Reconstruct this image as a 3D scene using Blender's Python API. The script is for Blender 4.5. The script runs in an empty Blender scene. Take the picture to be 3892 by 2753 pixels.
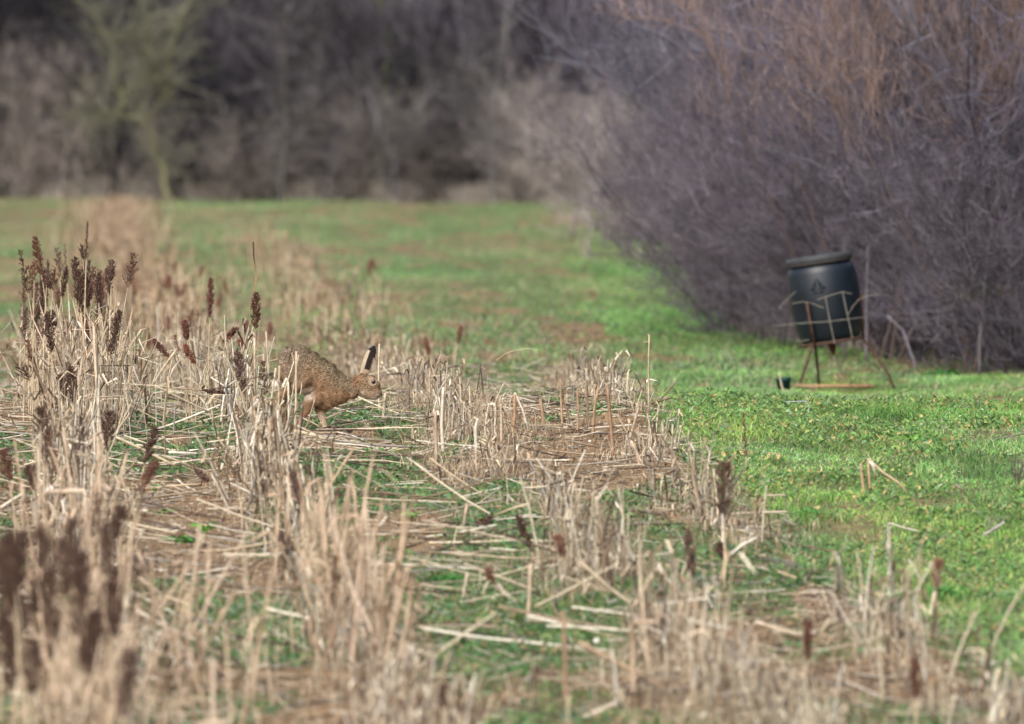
import bpy, math, random
import numpy as np
from mathutils import Vector, Matrix

random.seed(7)
rng = np.random.default_rng(7)
R = math.radians
C = bpy.context.scene.collection
scene = bpy.context.scene

# ------------------------------------------------------------------ camera
LENS = 500.0
F = LENS / 36.0 * 3892.0          # focal length in pixels of the photograph
CAMZ, HOR, CX = 1.5, 411.0, 1946.0
cam_d = bpy.data.cameras.new('camera')
cam = bpy.data.objects.new('camera', cam_d)
C.objects.link(cam)
cam.location = (0, 0, CAMZ)
cam.rotation_euler = (R(90) - math.atan((1376.5 - HOR) / F), 0, 0)
cam_d.lens = LENS
cam_d.sensor_width = 36
cam_d.clip_start = 1.0
cam_d.clip_end = 3000
cam_d.dof.use_dof = True
cam_d.dof.focus_distance = 67.0
cam_d.dof.aperture_fstop = 6.7
cam_d.dof.aperture_blades = 9
scene.camera = cam

# ------------------------------------------------------------------ world, sun, exposure
SUN_EL, SUN_ROT = 42.0, 205.0      # rotation: compass direction the light comes from
world = bpy.data.worlds.new("World")
scene.world = world
world.use_nodes = True
nt = world.node_tree
bg = nt.nodes['Background']
sky = nt.nodes.new('ShaderNodeTexSky')
sky.sky_type = 'NISHITA'
sky.sun_disc = False
sky.sun_elevation = R(SUN_EL)
sky.sun_rotation = R(SUN_ROT)
sky.air_density = 1.0
sky.dust_density = 4.0
hs = nt.nodes.new('ShaderNodeHueSaturation')
hs.inputs['Saturation'].default_value = 0.6      # overcast: the cloud takes most of the blue out
nt.links.new(sky.outputs['Color'], hs.inputs['Color'])
nt.links.new(hs.outputs['Color'], bg.inputs['Color'])
bg.inputs['Strength'].default_value = 0.12
sun_d = bpy.data.lights.new('sun', 'SUN')
sun_d.energy = 1.5
sun_d.angle = R(42)
sun_d.color = (1.0, 0.985, 0.96)
sun = bpy.data.objects.new('sun', sun_d)
C.objects.link(sun)
a = R(SUN_ROT)
sd = Vector((math.sin(a) * math.cos(R(SUN_EL)), math.cos(a) * math.cos(R(SUN_EL)), math.sin(R(SUN_EL))))
sun.rotation_euler = sd.to_track_quat('Z', 'Y').to_euler()
vs = scene.view_settings
vs.view_transform = 'Standard'
vs.look = 'None'
vs.gamma = 1
vs.exposure = 0.84
scene.cycles.max_bounces = 5
scene.cycles.diffuse_bounces = 3
scene.cycles.use_denoising = True

# ------------------------------------------------------------------ helpers
def hsh(i, j, s):
    v = np.sin(i * 127.1 + j * 311.7 + s * 74.7) * 43758.5453
    return v - np.floor(v)

def vn(x, y, s=0):
    x = np.asarray(x, float); y = np.asarray(y, float)
    i = np.floor(x); j = np.floor(y)
    u = x - i; v = y - j
    u = u * u * (3 - 2 * u); v = v * v * (3 - 2 * v)
    return (hsh(i, j, s) * (1 - u) * (1 - v) + hsh(i + 1, j, s) * u * (1 - v)
            + hsh(i, j + 1, s) * (1 - u) * v + hsh(i + 1, j + 1, s) * u * v)

def fbm(x, y, s=0, o=3):
    t = 0; a_ = 1.0; n = 0
    for k in range(o):
        t = t + a_ * vn(x * 2 ** k, y * 2 ** k, s + k); n += a_; a_ *= .5
    return t / n

# the land: a gentle slope facing the camera up to a low crest where the animal runs, a dip, then the far field
_pd = np.array([20, 36, 46, 67, 70, 76, 86, 100, 130, 170, 235, 250.])
_py = np.array([0, 3296, 2754, 1620, 1545, 1520, 1490, 1300, 1080, 920, 750, 722.])
_pz = CAMZ - (_py - HOR) / F * _pd
_pz[0] = _pz[2] - (_pz[3] - _pz[2]) / 21 * 26; _pz[1] = _pz[2] - (_pz[3] - _pz[2]) / 21 * 10
_gd = np.arange(20, 250.1, .5)
_gz = np.interp(_gd, _pd, _pz)
_gz = np.convolve(np.pad(_gz, 4, mode='edge'), np.ones(9) / 9, 'valid')
_gy = np.minimum.accumulate(HOR + (CAMZ - _gz) / _gd * F)
def Dm(d):
    """distance on this land of what a flat field would carry at distance d"""
    return float(np.interp(-(HOR + F * CAMZ / d), -_gy, _gd)) if np.ndim(d) == 0 else np.interp(-(HOR + F * CAMZ / np.asarray(d, float)), -_gy, _gd)
def base_z(y):
    y = np.asarray(y, float)
    return np.where(y < 20, _gz[0], np.interp(y, _gd, _gz))

# crop rows of the field, as ground lines (distance, sideways)
ROW = [([27, 37, 58, 75, 90], [-.85, -1.1, -1.8, -2.4, -3.0]),
       ([27, 51, 74, 97, 138, 228], [-.02, -.84, -1.62, -2.4, -3.8, -6.4]),
       ([27, 37, 54.5, 91, 127, 160], [.82, .5, -.06, -1.05, -1.87, -2.9]),
       ([27, 30, 38, 45, 55, 68, 80], [1.38, 1.3, 1.08, .86, .64, .5, .38])]
ROW = [(list(Dm(a_)), list(np.array(b_) * Dm(a_) / np.array(a_))) for a_, b_ in ROW]
def rowx(k, y):
    return np.interp(y, ROW[k][0], ROW[k][1])

HD = [80, 88, 91, 96.5, 103, 160, 214, 260]
HX = [4.0, 3.3, 3.15, 2.4, 1.68, 1.85, 2.05, 2.2]
def hedge_edge(y):
    return np.interp(y, HD, HX)
def back_line(x):
    return np.interp(x, [-12, -8.6, -4, 2, 6], [239, 236, 228, 216, 212])

def g(x, y):
    """ground height"""
    x = np.asarray(x, float); y = np.asarray(y, float)
    z = .05 * (fbm(x / 1.6 + 3, y / 4.5, 1, 2) - .5) * 2
    z = z + .012 * (vn(x / .28, y / .5, 5) - .5) * 2
    for k in range(4):
        m = (y < ROW[k][0][-1])
        z = z + .02 * np.exp(-((x - rowx(k, y)) / .15) ** 2) * m
    w = np.exp(-((x - 1.95) / .6) ** 2 - ((y - 85.7) / 3.5) ** 2)      # levelled round the feeder
    rise = .16 * np.exp(-((x - 1.1) / .95) ** 2 - ((y - 202) / 13) ** 2) + .05 * np.exp(-((x + 3) / 1.2) ** 2 - ((y - 212) / 9) ** 2)
    return base_z(y) + z * (1 - w) + rise

def W(px, py, D):
    """point at distance D seen at pixel px, py of the photograph"""
    return np.array([(px - CX) / F * D, D, CAMZ - (py - HOR) / F * D])

def mkmesh(name, V, quads=None, tris=None, col=None, smooth=False):
    V = np.asarray(V, np.float32).reshape(-1, 3)
    me = bpy.data.meshes.new(name)
    nq = 0 if quads is None else len(quads)
    ntr = 0 if tris is None else len(tris)
    me.vertices.add(len(V)); me.vertices.foreach_set('co', V.ravel())
    me.loops.add(nq * 4 + ntr * 3)
    idx = []
    if nq: idx.append(np.asarray(quads, np.int32).ravel())
    if ntr: idx.append(np.asarray(tris, np.int32).ravel())
    me.loops.foreach_set('vertex_index', np.concatenate(idx))
    me.polygons.add(nq + ntr)
    st = np.concatenate([np.arange(nq) * 4, nq * 4 + np.arange(ntr) * 3]).astype(np.int32)
    me.polygons.foreach_set('loop_start', st)
    if smooth: me.polygons.foreach_set('use_smooth', np.ones(nq + ntr, bool))
    if col is not None:
        ca = me.color_attributes.new('tint', 'FLOAT_COLOR', 'POINT')
        c4 = np.ones((len(V), 4), np.float32); c4[:, :3] = col
        ca.data.foreach_set('color', c4.ravel())
    me.update(calc_edges=True)
    return me

class MB:
    """collects shapes into one mesh"""
    def __init__(s):
        s.V = []; s.Q = []; s.T = []; s.K = []; s.n = 0
    def add(s, V, Q=None, T=None, K=(1, 1, 1)):
        V = np.asarray(V, float).reshape(-1, 3)
        if Q is not None and len(Q): s.Q.append(np.asarray(Q) + s.n)
        if T is not None and len(T): s.T.append(np.asarray(T) + s.n)
        k = np.broadcast_to(np.asarray(K, float), (len(V), 3))
        s.V.append(V); s.K.append(k); s.n += len(V)
    def arrays(s):
        return (np.concatenate(s.V), np.concatenate(s.Q) if s.Q else None,
                np.concatenate(s.T) if s.T else None, np.concatenate(s.K))
    def tubes(s, P, Rr, k=4, col=(1, 1, 1), cap=False):
        """P (M,N,3) paths, Rr (M,N) radii"""
        P = np.asarray(P, float)
        if P.ndim == 2: P = P[None]
        M, N, _ = P.shape
        Rr = np.broadcast_to(np.asarray(Rr, float), (M, N))
        T = np.gradient(P, axis=1)
        T /= np.linalg.norm(T, axis=2, keepdims=True) + 1e-12
        ref = np.where(np.abs(T[:, :1, 1:2]) > .8, np.array([1., 0, 0]), np.array([0, 1., 0]))
        A = np.cross(T, ref); A /= np.linalg.norm(A, axis=2, keepdims=True) + 1e-12
        B = np.cross(T, A)
        an = np.arange(k) / k * 2 * np.pi
        V = P[:, :, None] + Rr[:, :, None, None] * (A[:, :, None] * np.cos(an)[:, None] + B[:, :, None] * np.sin(an)[:, None])
        i = np.arange(M)[:, None, None] * N * k + np.arange(N - 1)[None, :, None] * k
        j = np.arange(k)[None, None]; j2 = (j + 1) % k
        Q = np.stack([i + j, i + j2, i + k + j2, i + k + j], -1).reshape(-1, 4)
        col = np.asarray(col, float)
        if col.ndim == 1: K = col
        elif col.ndim == 2: K = np.repeat(col, N * k, 0)
        else: K = np.repeat(col.reshape(M * N, 3), k, 0)
        n0 = s.n
        s.add(V, Q, None, K)
        if cap and k == 4:
            b = np.arange(M) * N * k
            e = b + (N - 1) * k
            s.Q.append(n0 + np.stack([b + 3, b + 2, b + 1, b], -1))
            s.Q.append(n0 + np.stack([e, e + 1, e + 2, e + 3], -1))
        elif cap:
            for m_ in range(M):
                for e, sg in ((m_ * N * k, -1), (m_ * N * k + (N - 1) * k, 1)):
                    tr = [(e, e + q, e + q + 1) for q in range(1, k - 1)]
                    s.T.append(n0 + np.array([t[::sg] for t in tr]))
    def ribbons(s, P, Wd, S, col=(1, 1, 1)):
        """P (M,N,3), Wd (M,N) half widths, S (M,3) side direction"""
        M, N, _ = P.shape
        Wd = np.broadcast_to(np.asarray(Wd, float), (M, N))
        d = S[:, None] * Wd[..., None]
        V = np.stack([P - d, P + d], 2)
        i = np.arange(M)[:, None] * N * 2 + np.arange(N - 1)[None] * 2
        Q = np.stack([i, i + 1, i + 3, i + 2], -1).reshape(-1, 4)
        col = np.asarray(col, float)
        if col.ndim == 1: K = col
        elif col.ndim == 2: K = np.repeat(col, N * 2, 0)
        else: K = np.repeat(col.reshape(M * N, 3), 2, 0)
        s.add(V, Q, None, K)
    def octas(s, Pc, r, ax, col):
        """small pointed grains: centres (M,3), radius (M,), axis (M,3) longer"""
        M = len(Pc)
        ax = ax / (np.linalg.norm(ax, axis=1, keepdims=True) + 1e-9)
        a_ = np.cross(ax, rng.normal(size=(M, 3))); a_ /= np.linalg.norm(a_, axis=1, keepdims=True) + 1e-9
        b_ = np.cross(ax, a_)
        r = np.asarray(r)[:, None]
        V = np.stack([Pc - ax * r * 1.5, Pc + a_ * r, Pc + b_ * r, Pc - a_ * r, Pc - b_ * r, Pc + ax * r * 1.5], 1)
        t = np.array([(0, 2, 1), (0, 3, 2), (0, 4, 3), (0, 1, 4), (5, 1, 2), (5, 2, 3), (5, 3, 4), (5, 4, 1)])
        T = (np.arange(M)[:, None, None] * 6 + t[None]).reshape(-1, 3)
        s.add(V, None, T, np.repeat(np.broadcast_to(col, (M, 3)), 6, 0))
    def lathe(s, prof, k=40, col=(1, 1, 1), M4=None):
        an = np.arange(k) / k * 2 * np.pi
        V = np.array([[(r * math.cos(t), r * math.sin(t), z) for t in an] for r, z in prof]).reshape(-1, 3)
        if M4 is not None: V = V @ np.array(M4.to_3x3()).T + np.array(M4.translation)
        n = len(prof)
        Q = [(i * k + j, i * k + (j + 1) % k, (i + 1) * k + (j + 1) % k, (i + 1) * k + j) for i in range(n - 1) for j in range(k)]
        s.add(V, Q, None, col)
    def box(s, c, h, col=(1, 1, 1), M3=None):
        V = np.array([(x, y, z) for x in (-1, 1) for y in (-1, 1) for z in (-1, 1)], float) * np.array(h)
        if M3 is not None: V = V @ np.array(M3).T
        Q = [(0, 1, 3, 2), (4, 6, 7, 5), (0, 4, 5, 1), (2, 3, 7, 6), (0, 2, 6, 4), (1, 5, 7, 3)]
        s.add(V + np.array(c), Q, None, col)
    def build(s, name, mat, parent=None, smooth=False, origin=None):
        V, Q, T, K = s.arrays()
        if origin is not None: V = V - np.array(origin)
        o = bpy.data.objects.new(name, mkmesh(name, V, Q, T, K, smooth))
        o.data.materials.append(mat)
        C.objects.link(o)
        if origin is not None: o.location = origin
        if parent is not None: o.parent = parent
        return o

def tag(o, label=None, cat=None, group=None, kind=None):
    if label: o['label'] = label
    if cat: o['category'] = cat
    if group: o['group'] = group
    if kind: o['kind'] = kind
    return o
def empty(name, loc, label, cat, group=None):
    o = bpy.data.objects.new(name, None)
    o.empty_display_size = .05
    o.location = loc
    C.objects.link(o)
    return tag(o, label, cat, group)

def unit(v):
    return v / (np.linalg.norm(v, axis=-1, keepdims=True) + 1e-12)

# ------------------------------------------------------------------ materials
def material(name, rough=.85, noise=(30, .35), transl=0, per_object=None, spec=.2, bump=None, metallic=0, stretch=(1, 1, 1)):
    m = bpy.data.materials.new(name); m.use_nodes = True
    n = m.node_tree.nodes; l = m.node_tree.links
    b = n['Principled BSDF']
    b.inputs['Roughness'].default_value = rough
    b.inputs['Specular IOR Level'].default_value = spec
    b.inputs['Metallic'].default_value = metallic
    at = n.new('ShaderNodeAttribute'); at.attribute_name = 'tint'
    tc = n.new('ShaderNodeTexCoord')
    mp = n.new('ShaderNodeMapping'); mp.inputs['Scale'].default_value = stretch
    l.new(tc.outputs['Object'], mp.inputs['Vector'])
    no = n.new('ShaderNodeTexNoise'); no.inputs['Scale'].default_value = noise[0]; no.inputs['Detail'].default_value = 4
    l.new(mp.outputs['Vector'], no.inputs['Vector'])
    mr = n.new('ShaderNodeMapRange')
    mr.inputs['From Min'].default_value = .25; mr.inputs['From Max'].default_value = .75
    mr.inputs['To Min'].default_value = 1 - noise[1]; mr.inputs['To Max'].default_value = 1 + noise[1]
    l.new(no.outputs['Fac'], mr.inputs['Value'])
    mx = n.new('ShaderNodeVectorMath'); mx.operation = 'MULTIPLY'
    l.new(at.outputs['Color'], mx.inputs[0]); l.new(mr.outputs['Result'], mx.inputs[1])
    out = mx.outputs['Vector']
    if per_object:
        oi = n.new('ShaderNodeObjectInfo'); cr = n.new('ShaderNodeValToRGB')
        el = cr.color_ramp.elements
        for i, (p, c) in enumerate(per_object):
            e = el[i] if i < 2 else el.new(p)
            e.position = p; e.color = (*c, 1)
        l.new(oi.outputs['Random'], cr.inputs['Fac'])
        m2 = n.new('ShaderNodeVectorMath'); m2.operation = 'MULTIPLY'
        l.new(out, m2.inputs[0]); l.new(cr.outputs['Color'], m2.inputs[1]); out = m2.outputs['Vector']
    l.new(out, b.inputs['Base Color'])
    if bump:
        bn = n.new('ShaderNodeTexNoise'); bn.inputs['Scale'].default_value = bump[0]; bn.inputs['Detail'].default_value = 6
        l.new(tc.outputs['Object'], bn.inputs['Vector'])
        bp = n.new('ShaderNodeBump'); bp.inputs['Strength'].default_value = bump[1]; bp.inputs['Distance'].default_value = bump[2]
        l.new(bn.outputs['Fac'], bp.inputs['Height']); l.new(bp.outputs['Normal'], b.inputs['Normal'])
    if transl:
        tr = n.new('ShaderNodeBsdfTranslucent'); mi = n.new('ShaderNodeMixShader'); mi.inputs[0].default_value = transl
        l.new(out, tr.inputs['Color'])
        l.new(b.outputs[0], mi.inputs[1]); l.new(tr.outputs[0], mi.inputs[2])
        l.new(mi.outputs[0], n['Material Output'].inputs['Surface'])
    return m

M_soil = material('soil', .95, (9, .3), bump=(60, .6, .02))
M_grass = material('grass_blades', .6, (3, .25), transl=.3)
M_straw = material('straw', .7, (60, .3), transl=.12)
M_stalk = material('straw_stalk', .7, (60, .3), transl=.1,
                   per_object=[(0, (1.05, 1.0, .98)), (1, (.45, .36, .30)), (.3, (.85, .75, .68)), (.55, (1.0, .90, .80)), (.8, (.66, .57, .52))])
M_seed = material('seed_heads', .9, (120, .35))
M_twig = material('twigs', .9, (2, .3))
M_bark = material('bark', .92, (7, .4), bump=(30, .6, .02))
M_leaf = material('leaves', .5, (20, .3), transl=.25)
M_fur = material('fur', .85, (90, .22), spec=.1)
M_skin = material('hare_skin', .9, (60, .25), spec=.1)
M_eye = material('hare_eye', .08, (5, .02), spec=.8)
M_plastic = material('blue_plastic', .42, (9, .45), spec=.5, bump=(12, .15, .004))
M_lid = material('lid_grey', .6, (14, .3))
M_rust = material('rust', .85, (40, .45), bump=(120, .4, .002))
M_wire = material('dull_wire', .6, (60, .3), metallic=.3)
M_pot = material('green_plastic', .5, (20, .2))

# ------------------------------------------------------------------ ground
def greenness(x, y):
    """share of ground with living grass, 0..1"""
    x = np.asarray(x, float); y = np.asarray(y, float)
    n1 = fbm(x / .45, y / 3.0, 11, 3); n2 = fbm(x / .9 + 7, y / 9, 12, 3)
    r1, r2, r3, r4 = (rowx(k, y) for k in range(4))
    near = np.where(x > r4 + .12, .98, np.where(x > r3 + .12, .66, np.where(x > r2 + .12, .74, np.where(x > r1 + .1, .56, .6))))
    bare = np.exp(-((x - .2) / .33) ** 2 - ((y - 63.7) / 2.4) ** 2)
    near = near + .12 * (y < 54) - .8 * bare - .12 * (fbm(x / .12, y / .8, 14, 2) - .5) * 2
    right = x > r4 + .12
    v = np.where(right, np.clip(1.2 - 2.2 * np.clip(n1 - .58, 0, 1) * 3, .5, 1), np.clip((n1 - (.86 - .6 * near)) * 9, 0, 1))
    far = np.where(x > r2 + .35, 1.0, .5)
    n4 = fbm(x / .16, y / 1.3, 13, 2)
    vf = np.clip((n2 * .24 + n1 * .30 + n4 * .46 - .572 + .17 * far) * 7, .07, 1)
    he = hedge_edge(y) - x
    vf = np.where((he < 1.0) & (y > 95), 1, vf)
    t = np.clip((y - 68) / 8, 0, 1)
    return v * (1 - t) + vf * t

def soil_col(x, y, gr):
    n = fbm(x / .3, y / 1.2, 21, 3)[..., None]; n2 = fbm(x / 1.1, y / 6, 22, 2)[..., None]
    a_ = np.array([.25, .16, .085]); b_ = np.array([.10, .066, .04]); c_ = np.array([.34, .235, .13])
    s_ = a_ * (1 - n) + b_ * n
    s_ = s_ * (1 - n2 * .5) + c_ * n2 * .5
    s_ = s_ * (.65 + .7 * vn(x / .09, y / .35, 23))[..., None]
    gc = np.array([.075, .13, .04])
    return s_ * (1 - gr[..., None] * .75) + gc * gr[..., None] * .75

xs = np.concatenate([[-800, -300, -120, -60, -30, -18], np.arange(-12, -3.4, .3), np.arange(-3.4, 3.4, .07), np.arange(3.4, 8, .4), [10, 16, 30, 60, 120, 300, 800]])
ys = np.concatenate([[-200, -50, 0, 10, 18], np.arange(24, 36, .5), np.arange(36, 100, .14), np.arange(100, 250, .6), [255, 262, 270, 285, 310, 360, 500, 900, 1800]])
GX, GY = np.meshgrid(xs, ys)
GZ = g(GX, GY)
GR = greenness(GX, GY)
nx, ny = len(xs), len(ys)
ii = (np.arange(ny - 1)[:, None] * nx + np.arange(nx - 1)[None])
Q = np.stack([ii, ii + 1, ii + nx + 1, ii + nx], -1).reshape(-1, 4)
me = mkmesh('ground', np.stack([GX, GY, GZ], -1).reshape(-1, 3), Q, None, soil_col(GX, GY, GR).reshape(-1, 3), True)
ground = bpy.data.objects.new('ground', me); me.materials.append(M_soil); C.objects.link(ground)
tag(ground, kind='structure')

# backdrop bank added behind the hedge and the wood to keep out the sky
def bank():
    mb = MB()
    yy = np.concatenate([np.arange(60, 205, 4.0), [205, 212, 220, 228, 236, 244, 252, 262]])
    path = [(float(np.interp(v, HD, HX)) + 5.0, v) for v in yy if v < 216]
    path += [(2, 222), (-4, 238), (-9, 252), (-16, 262), (-40, 272)]
    prof = [(0, -.3), (.8, 1.0), (2.2, 2.6), (4, 4.5), (8, 7.5), (30, 10), (200, 12)]
    P = np.array(path); T = unit(np.gradient(P, axis=0)); Nn = np.stack([T[:, 1], -T[:, 0]], 1)
    V = np.array([[(P[i, 0] + Nn[i, 0] * d, P[i, 1] + Nn[i, 1] * d, z + .6 * (vn(i * .7, d, 3) - .5)) for d, z in prof] for i in range(len(P))])
    n, k = len(P), len(prof)
    q = np.array([(i * k + j, (i + 1) * k + j, (i + 1) * k + j + 1, i * k + j + 1) for i in range(n - 1) for j in range(k - 1)])
    mb.add(V.reshape(-1, 3), q, None, (.014, .014, .018))  # near-black: the shade inside the wood is put into the colour
    tag(mb.build('backdrop_bank', M_soil, smooth=True), kind='structure')
bank()

# ------------------------------------------------------------------ grass
def frustum_sample(n, y0, y1, pad=.35, xmin=-99, xmax=99, pw=1.0):
    """uniform over the wedge of ground the picture takes in"""
    y = (rng.random(n) * (y1 ** (pw + 1) - y0 ** (pw + 1)) + y0 ** (pw + 1)) ** (1 / (pw + 1))
    h = CX / F * y + pad
    x = (rng.random(n) * 2 - 1) * h
    k = (x > xmin) & (x < xmax)
    return x[k], y[k]

GREENS = np.array([(.22, .44, .10), (.17, .35, .08), (.30, .49, .13), (.08, .19, .055), (.13, .28, .13), (.36, .42, .17), (.44, .37, .22)])
GP = np.array([.22, .20, .16, .14, .10, .10, .08])

def blades(mb, x, y, L, w, lean=.6, cols=GREENS, gp=GP, tone=None, N=3):
    n = len(x)
    z = g(x, y)
    th = rng.random(n) * 2 * np.pi
    le = lean * (0.3 + rng.random(n))
    d0 = unit(np.stack([np.cos(th) * le * .6, np.sin(th) * le * .6, np.ones(n)], 1))
    d1 = unit(np.stack([np.cos(th) * le * 2.2, np.sin(th) * le * 2.2, np.ones(n) * .6], 1))
    b = np.stack([x, y, z - .004], 1)
    P = np.stack([b, b + d0 * (L * .5)[:, None], b + d0 * (L * .5)[:, None] + d1 * (L * .5)[:, None]], 1)
    s_ = unit(np.stack([np.sin(th + rng.normal(size=n) * .9), -np.cos(th + rng.normal(size=n) * .9), np.zeros(n)], 1))
    Wd = np.stack([w, w * .8, w * .12], 1)
    K = cols[rng.choice(len(cols), n, p=gp)] * (.75 + .5 * rng.random((n, 1)))
    if tone is not None: K = K * tone
    mb.ribbons(P, Wd, s_, K)

mb = MB()
# short turf near, on the side of the field beyond the last row
x, y = frustum_sample(640000, 41, 90, xmin=-1.0)
gr = greenness(x, y); r4 = rowx(3, y)
k = (x > r4 + .1) & (rng.random(len(x)) < gr) & (x < hedge_edge(y) + .3)
x, y = x[k], y[k]
tuft = fbm(x / .22, y / .5, 31, 2)
L = (.016 + .17 * np.clip(tuft - .38, 0, 1) ** 1.25 + .024 * rng.random(len(x)))
L *= 1 - .7 * np.exp(-((x - 1.95) / .5) ** 2 - ((y - 84.5) / 3.5) ** 2)
tone = (.42 + 1.7 * fbm(x / .26, y / .9, 33, 3) ** 1.2)[:, None] * np.stack([.85 + .4 * vn(x / .4, y / 2, 34), np.ones(len(x)), .8 + .6 * vn(x / .5, y / 3, 35)], 1)
blades(mb, x, y, L, .0013 + .0013 * rng.random(len(x)), 1.7, tone=tone)
tag(mb.build('turf', M_grass), kind='stuff')

mb = MB()
x, y = frustum_sample(540000, 74, 240, pw=.1)
gr = greenness(x, y)
k = (rng.random(len(x)) < gr * .9 + .02) & (x < hedge_edge(y) + .5) & (y < back_line(x) + 1)
x, y = x[k], y[k]
n2 = fbm(x / .7, y / 5, 41, 3); n3 = vn(x / 1.5, y / 14, 42)
L = .022 + .07 * np.clip(n2 - .3, 0, 1) + .02 * rng.random(len(x))
L *= 1 - .7 * np.exp(-((x - 1.95) / .5) ** 2 - ((y - 84.5) / 3.5) ** 2)
tone = (.62 + .75 * n2)[:, None] * np.stack([.82 + .62 * n3, np.ones(len(x)) * .86, 1.15 + .4 * n3], 1)
edge = np.clip(1 - (hedge_edge(y) - x) / 1.5, 0, 1)[:, None] * (y > 94)[:, None]
tone = tone * (1 + edge * np.array([-.02, .38, -.2]))
blades(mb, x, y, L, .0025 + .003 * rng.random(len(x)), .8, tone=tone)
tag(mb.build('meadow_grass', M_grass), kind='stuff')

# small weeds between the rows: patches of broad little leaves and fine grass
mb = MB()
x, y = frustum_sample(620000, 41, 94)
gr = greenness(x, y); r4 = rowx(3, y)
k = ((x < r4 + .25) & (rng.random(len(x)) < gr * .9)) | ((x >= r4 + .25) & (y < 74) & (rng.random(len(x)) < .8) & (vn(x / .22, y / .9, 54) > .45))
x, y = x[k], y[k]
n = len(x)
L = .010 + .018 * rng.random(n) + .02 * (vn(x / .15, y / .4, 52) > .7)
turf_w = x >= rowx(3, y) + .25
L = np.where(turf_w, L * .9, L)
wd = np.where(rng.random(n) < .5, .005 + .004 * rng.random(n), .0015 + .001 * rng.random(n))
z = g(x, y)
th = rng.random(n) * 2 * np.pi
b = np.stack([x, y, z + .004 + (.02 + .03 * turf_w) * rng.random(n) * (vn(x / .2, y / .5, 51))], 1)
dd = unit(np.stack([np.cos(th), np.sin(th), .3 + rng.random(n)], 1))
P = np.stack([b, b + dd * (L * .5)[:, None], b + dd * L[:, None] - np.array([0, 0, .004])], 1)
S = unit(np.cross(dd, rng.normal(size=(n, 3))))
WG = np.array([(.10, .21, .075), (.13, .24, .07), (.08, .15, .07), (.16, .24, .15), (.22, .28, .10), (.34, .26, .14)])
K = WG[rng.choice(6, n, p=[.24, .22, .2, .13, .09, .12])] * (.7 + .6 * rng.random((n, 1))) * (1 + turf_w[:, None] * np.array([.45, .4, .15]))
mb.ribbons(P, np.stack([wd * .4, wd, wd * .15], 1), S, K)
tag(mb.build('ground_weeds', M_leaf), kind='stuff')

# ------------------------------------------------------------------ straw
STRAW = np.array([(.62, .53, .385), (.46, .365, .25), (.76, .69, .57), (.26, .185, .125), (.31, .28, .24), (.11, .075, .055), (.54, .44, .33)])
SP = np.array([.18, .16, .12, .16, .11, .18, .09])
def straw_cols(n):
    return STRAW[rng.choice(7, n, p=SP)] * (.8 + .4 * rng.random((n, 1)))

def row_points(n, y0, y1, ks=(0, 1, 2, 3), wts=(1, 1, 1, .8), spread=.08, pw=0.0):
    out = []
    wts = np.array(wts, float) / sum(wts)
    for k_, w_ in zip(ks, wts):
        m = int(n * w_)
        ya, yb = y0, min(y1, ROW[k_][0][-1])
        if yb <= ya: continue
        y = (rng.random(m) * (yb ** (1 + pw) - ya ** (1 + pw)) + ya ** (1 + pw)) ** (1 / (1 + pw))
        # plants stand in loose bunches
        yq = y + .25 * np.sin(y * 7.3 + k_)
        x = rowx(k_, yq) + rng.normal(size=m) * spread * (.7 + .7 * vn(y / 2, k_ * 9.0, 61))
        keep = (vn(x / .25, y / .8, 62 + k_) > .32) & (vn(y / 1.1, k_ * 5.0 + 3, 68) > .28)
        out.append(np.stack([x[keep], yq[keep]], 1))
    return np.concatenate(out)

def in_view(x, y, pad=.1):
    return np.abs(x) < CX / F * y + pad

def stand_stalks(mb, x, y, H, r, leafy=.5, lean=.12, k=4):
    n = len(x); z = g(x, y)
    th = rng.random(n) * 6.283; le = np.abs(rng.normal(size=n)) ** 1.6 * lean * 1.7
    lv = np.stack([np.cos(th) * le, np.sin(th) * le, np.ones(n)], 1); lv = unit(lv)
    b = np.stack([x, y, z - .02], 1)
    t = np.linspace(0, 1, 4)
    bend = rng.normal(size=(n, 1, 3)) * np.array([.11, .08, 0]) * (t[None, :, None] ** 2) * H[:, None, None]
    P = b[:, None] + lv[:, None] * (t[None, :, None] * H[:, None, None]) + bend
    kink = rng.random(n) < .32
    kd = unit(rng.normal(size=(n, 3)) * np.array([1, .6, .35]) + np.array([0, 0, -.1]))
    P[kink, 3] = P[kink, 2] + kd[kink] * (H[kink] * (.2 + .35 * rng.random(kink.sum())))[:, None]
    P[kink, 3, 2] = np.maximum(P[kink, 3, 2], z[kink] + .01)
    K = straw_cols(n)
    K3 = np.repeat(K[:, None], 4, 1) * np.array([.7, 1, 1, 1.05])[None, :, None]
    mb.tubes(P, r[:, None] * np.array([1.15, 1, .9, .75]), k, K3)
    # dry leaf sheaths hanging off them
    m = int(n * leafy)
    if m:
        i = rng.integers(0, n, m)
        q = rng.integers(1, 4, m)
        s0 = P[i, q]
        th = rng.random(m) * 6.283; LL = (.05 + .12 * rng.random(m)) * np.clip(H[i] / .3, .5, 1.3)
        d = np.stack([np.cos(th) * .6, np.sin(th) * .6, .7 * np.ones(m)], 1)
        e = np.stack([np.cos(th), np.sin(th), -1.6 * rng.random(m)], 1)
        P2 = np.stack([s0, s0 + d * (LL * .35)[:, None], s0 + d * (LL * .35)[:, None] + unit(e) * (LL * .6)[:, None]], 1)
        S = unit(np.stack([-np.sin(th), np.cos(th), .3 * rng.normal(size=m)], 1))
        w = .0025 + .005 * rng.random(m)
        mb.ribbons(P2, np.stack([w * .7, w, w * .3], 1), S, straw_cols(m) * np.array([1.05, 1, .95]))

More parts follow.
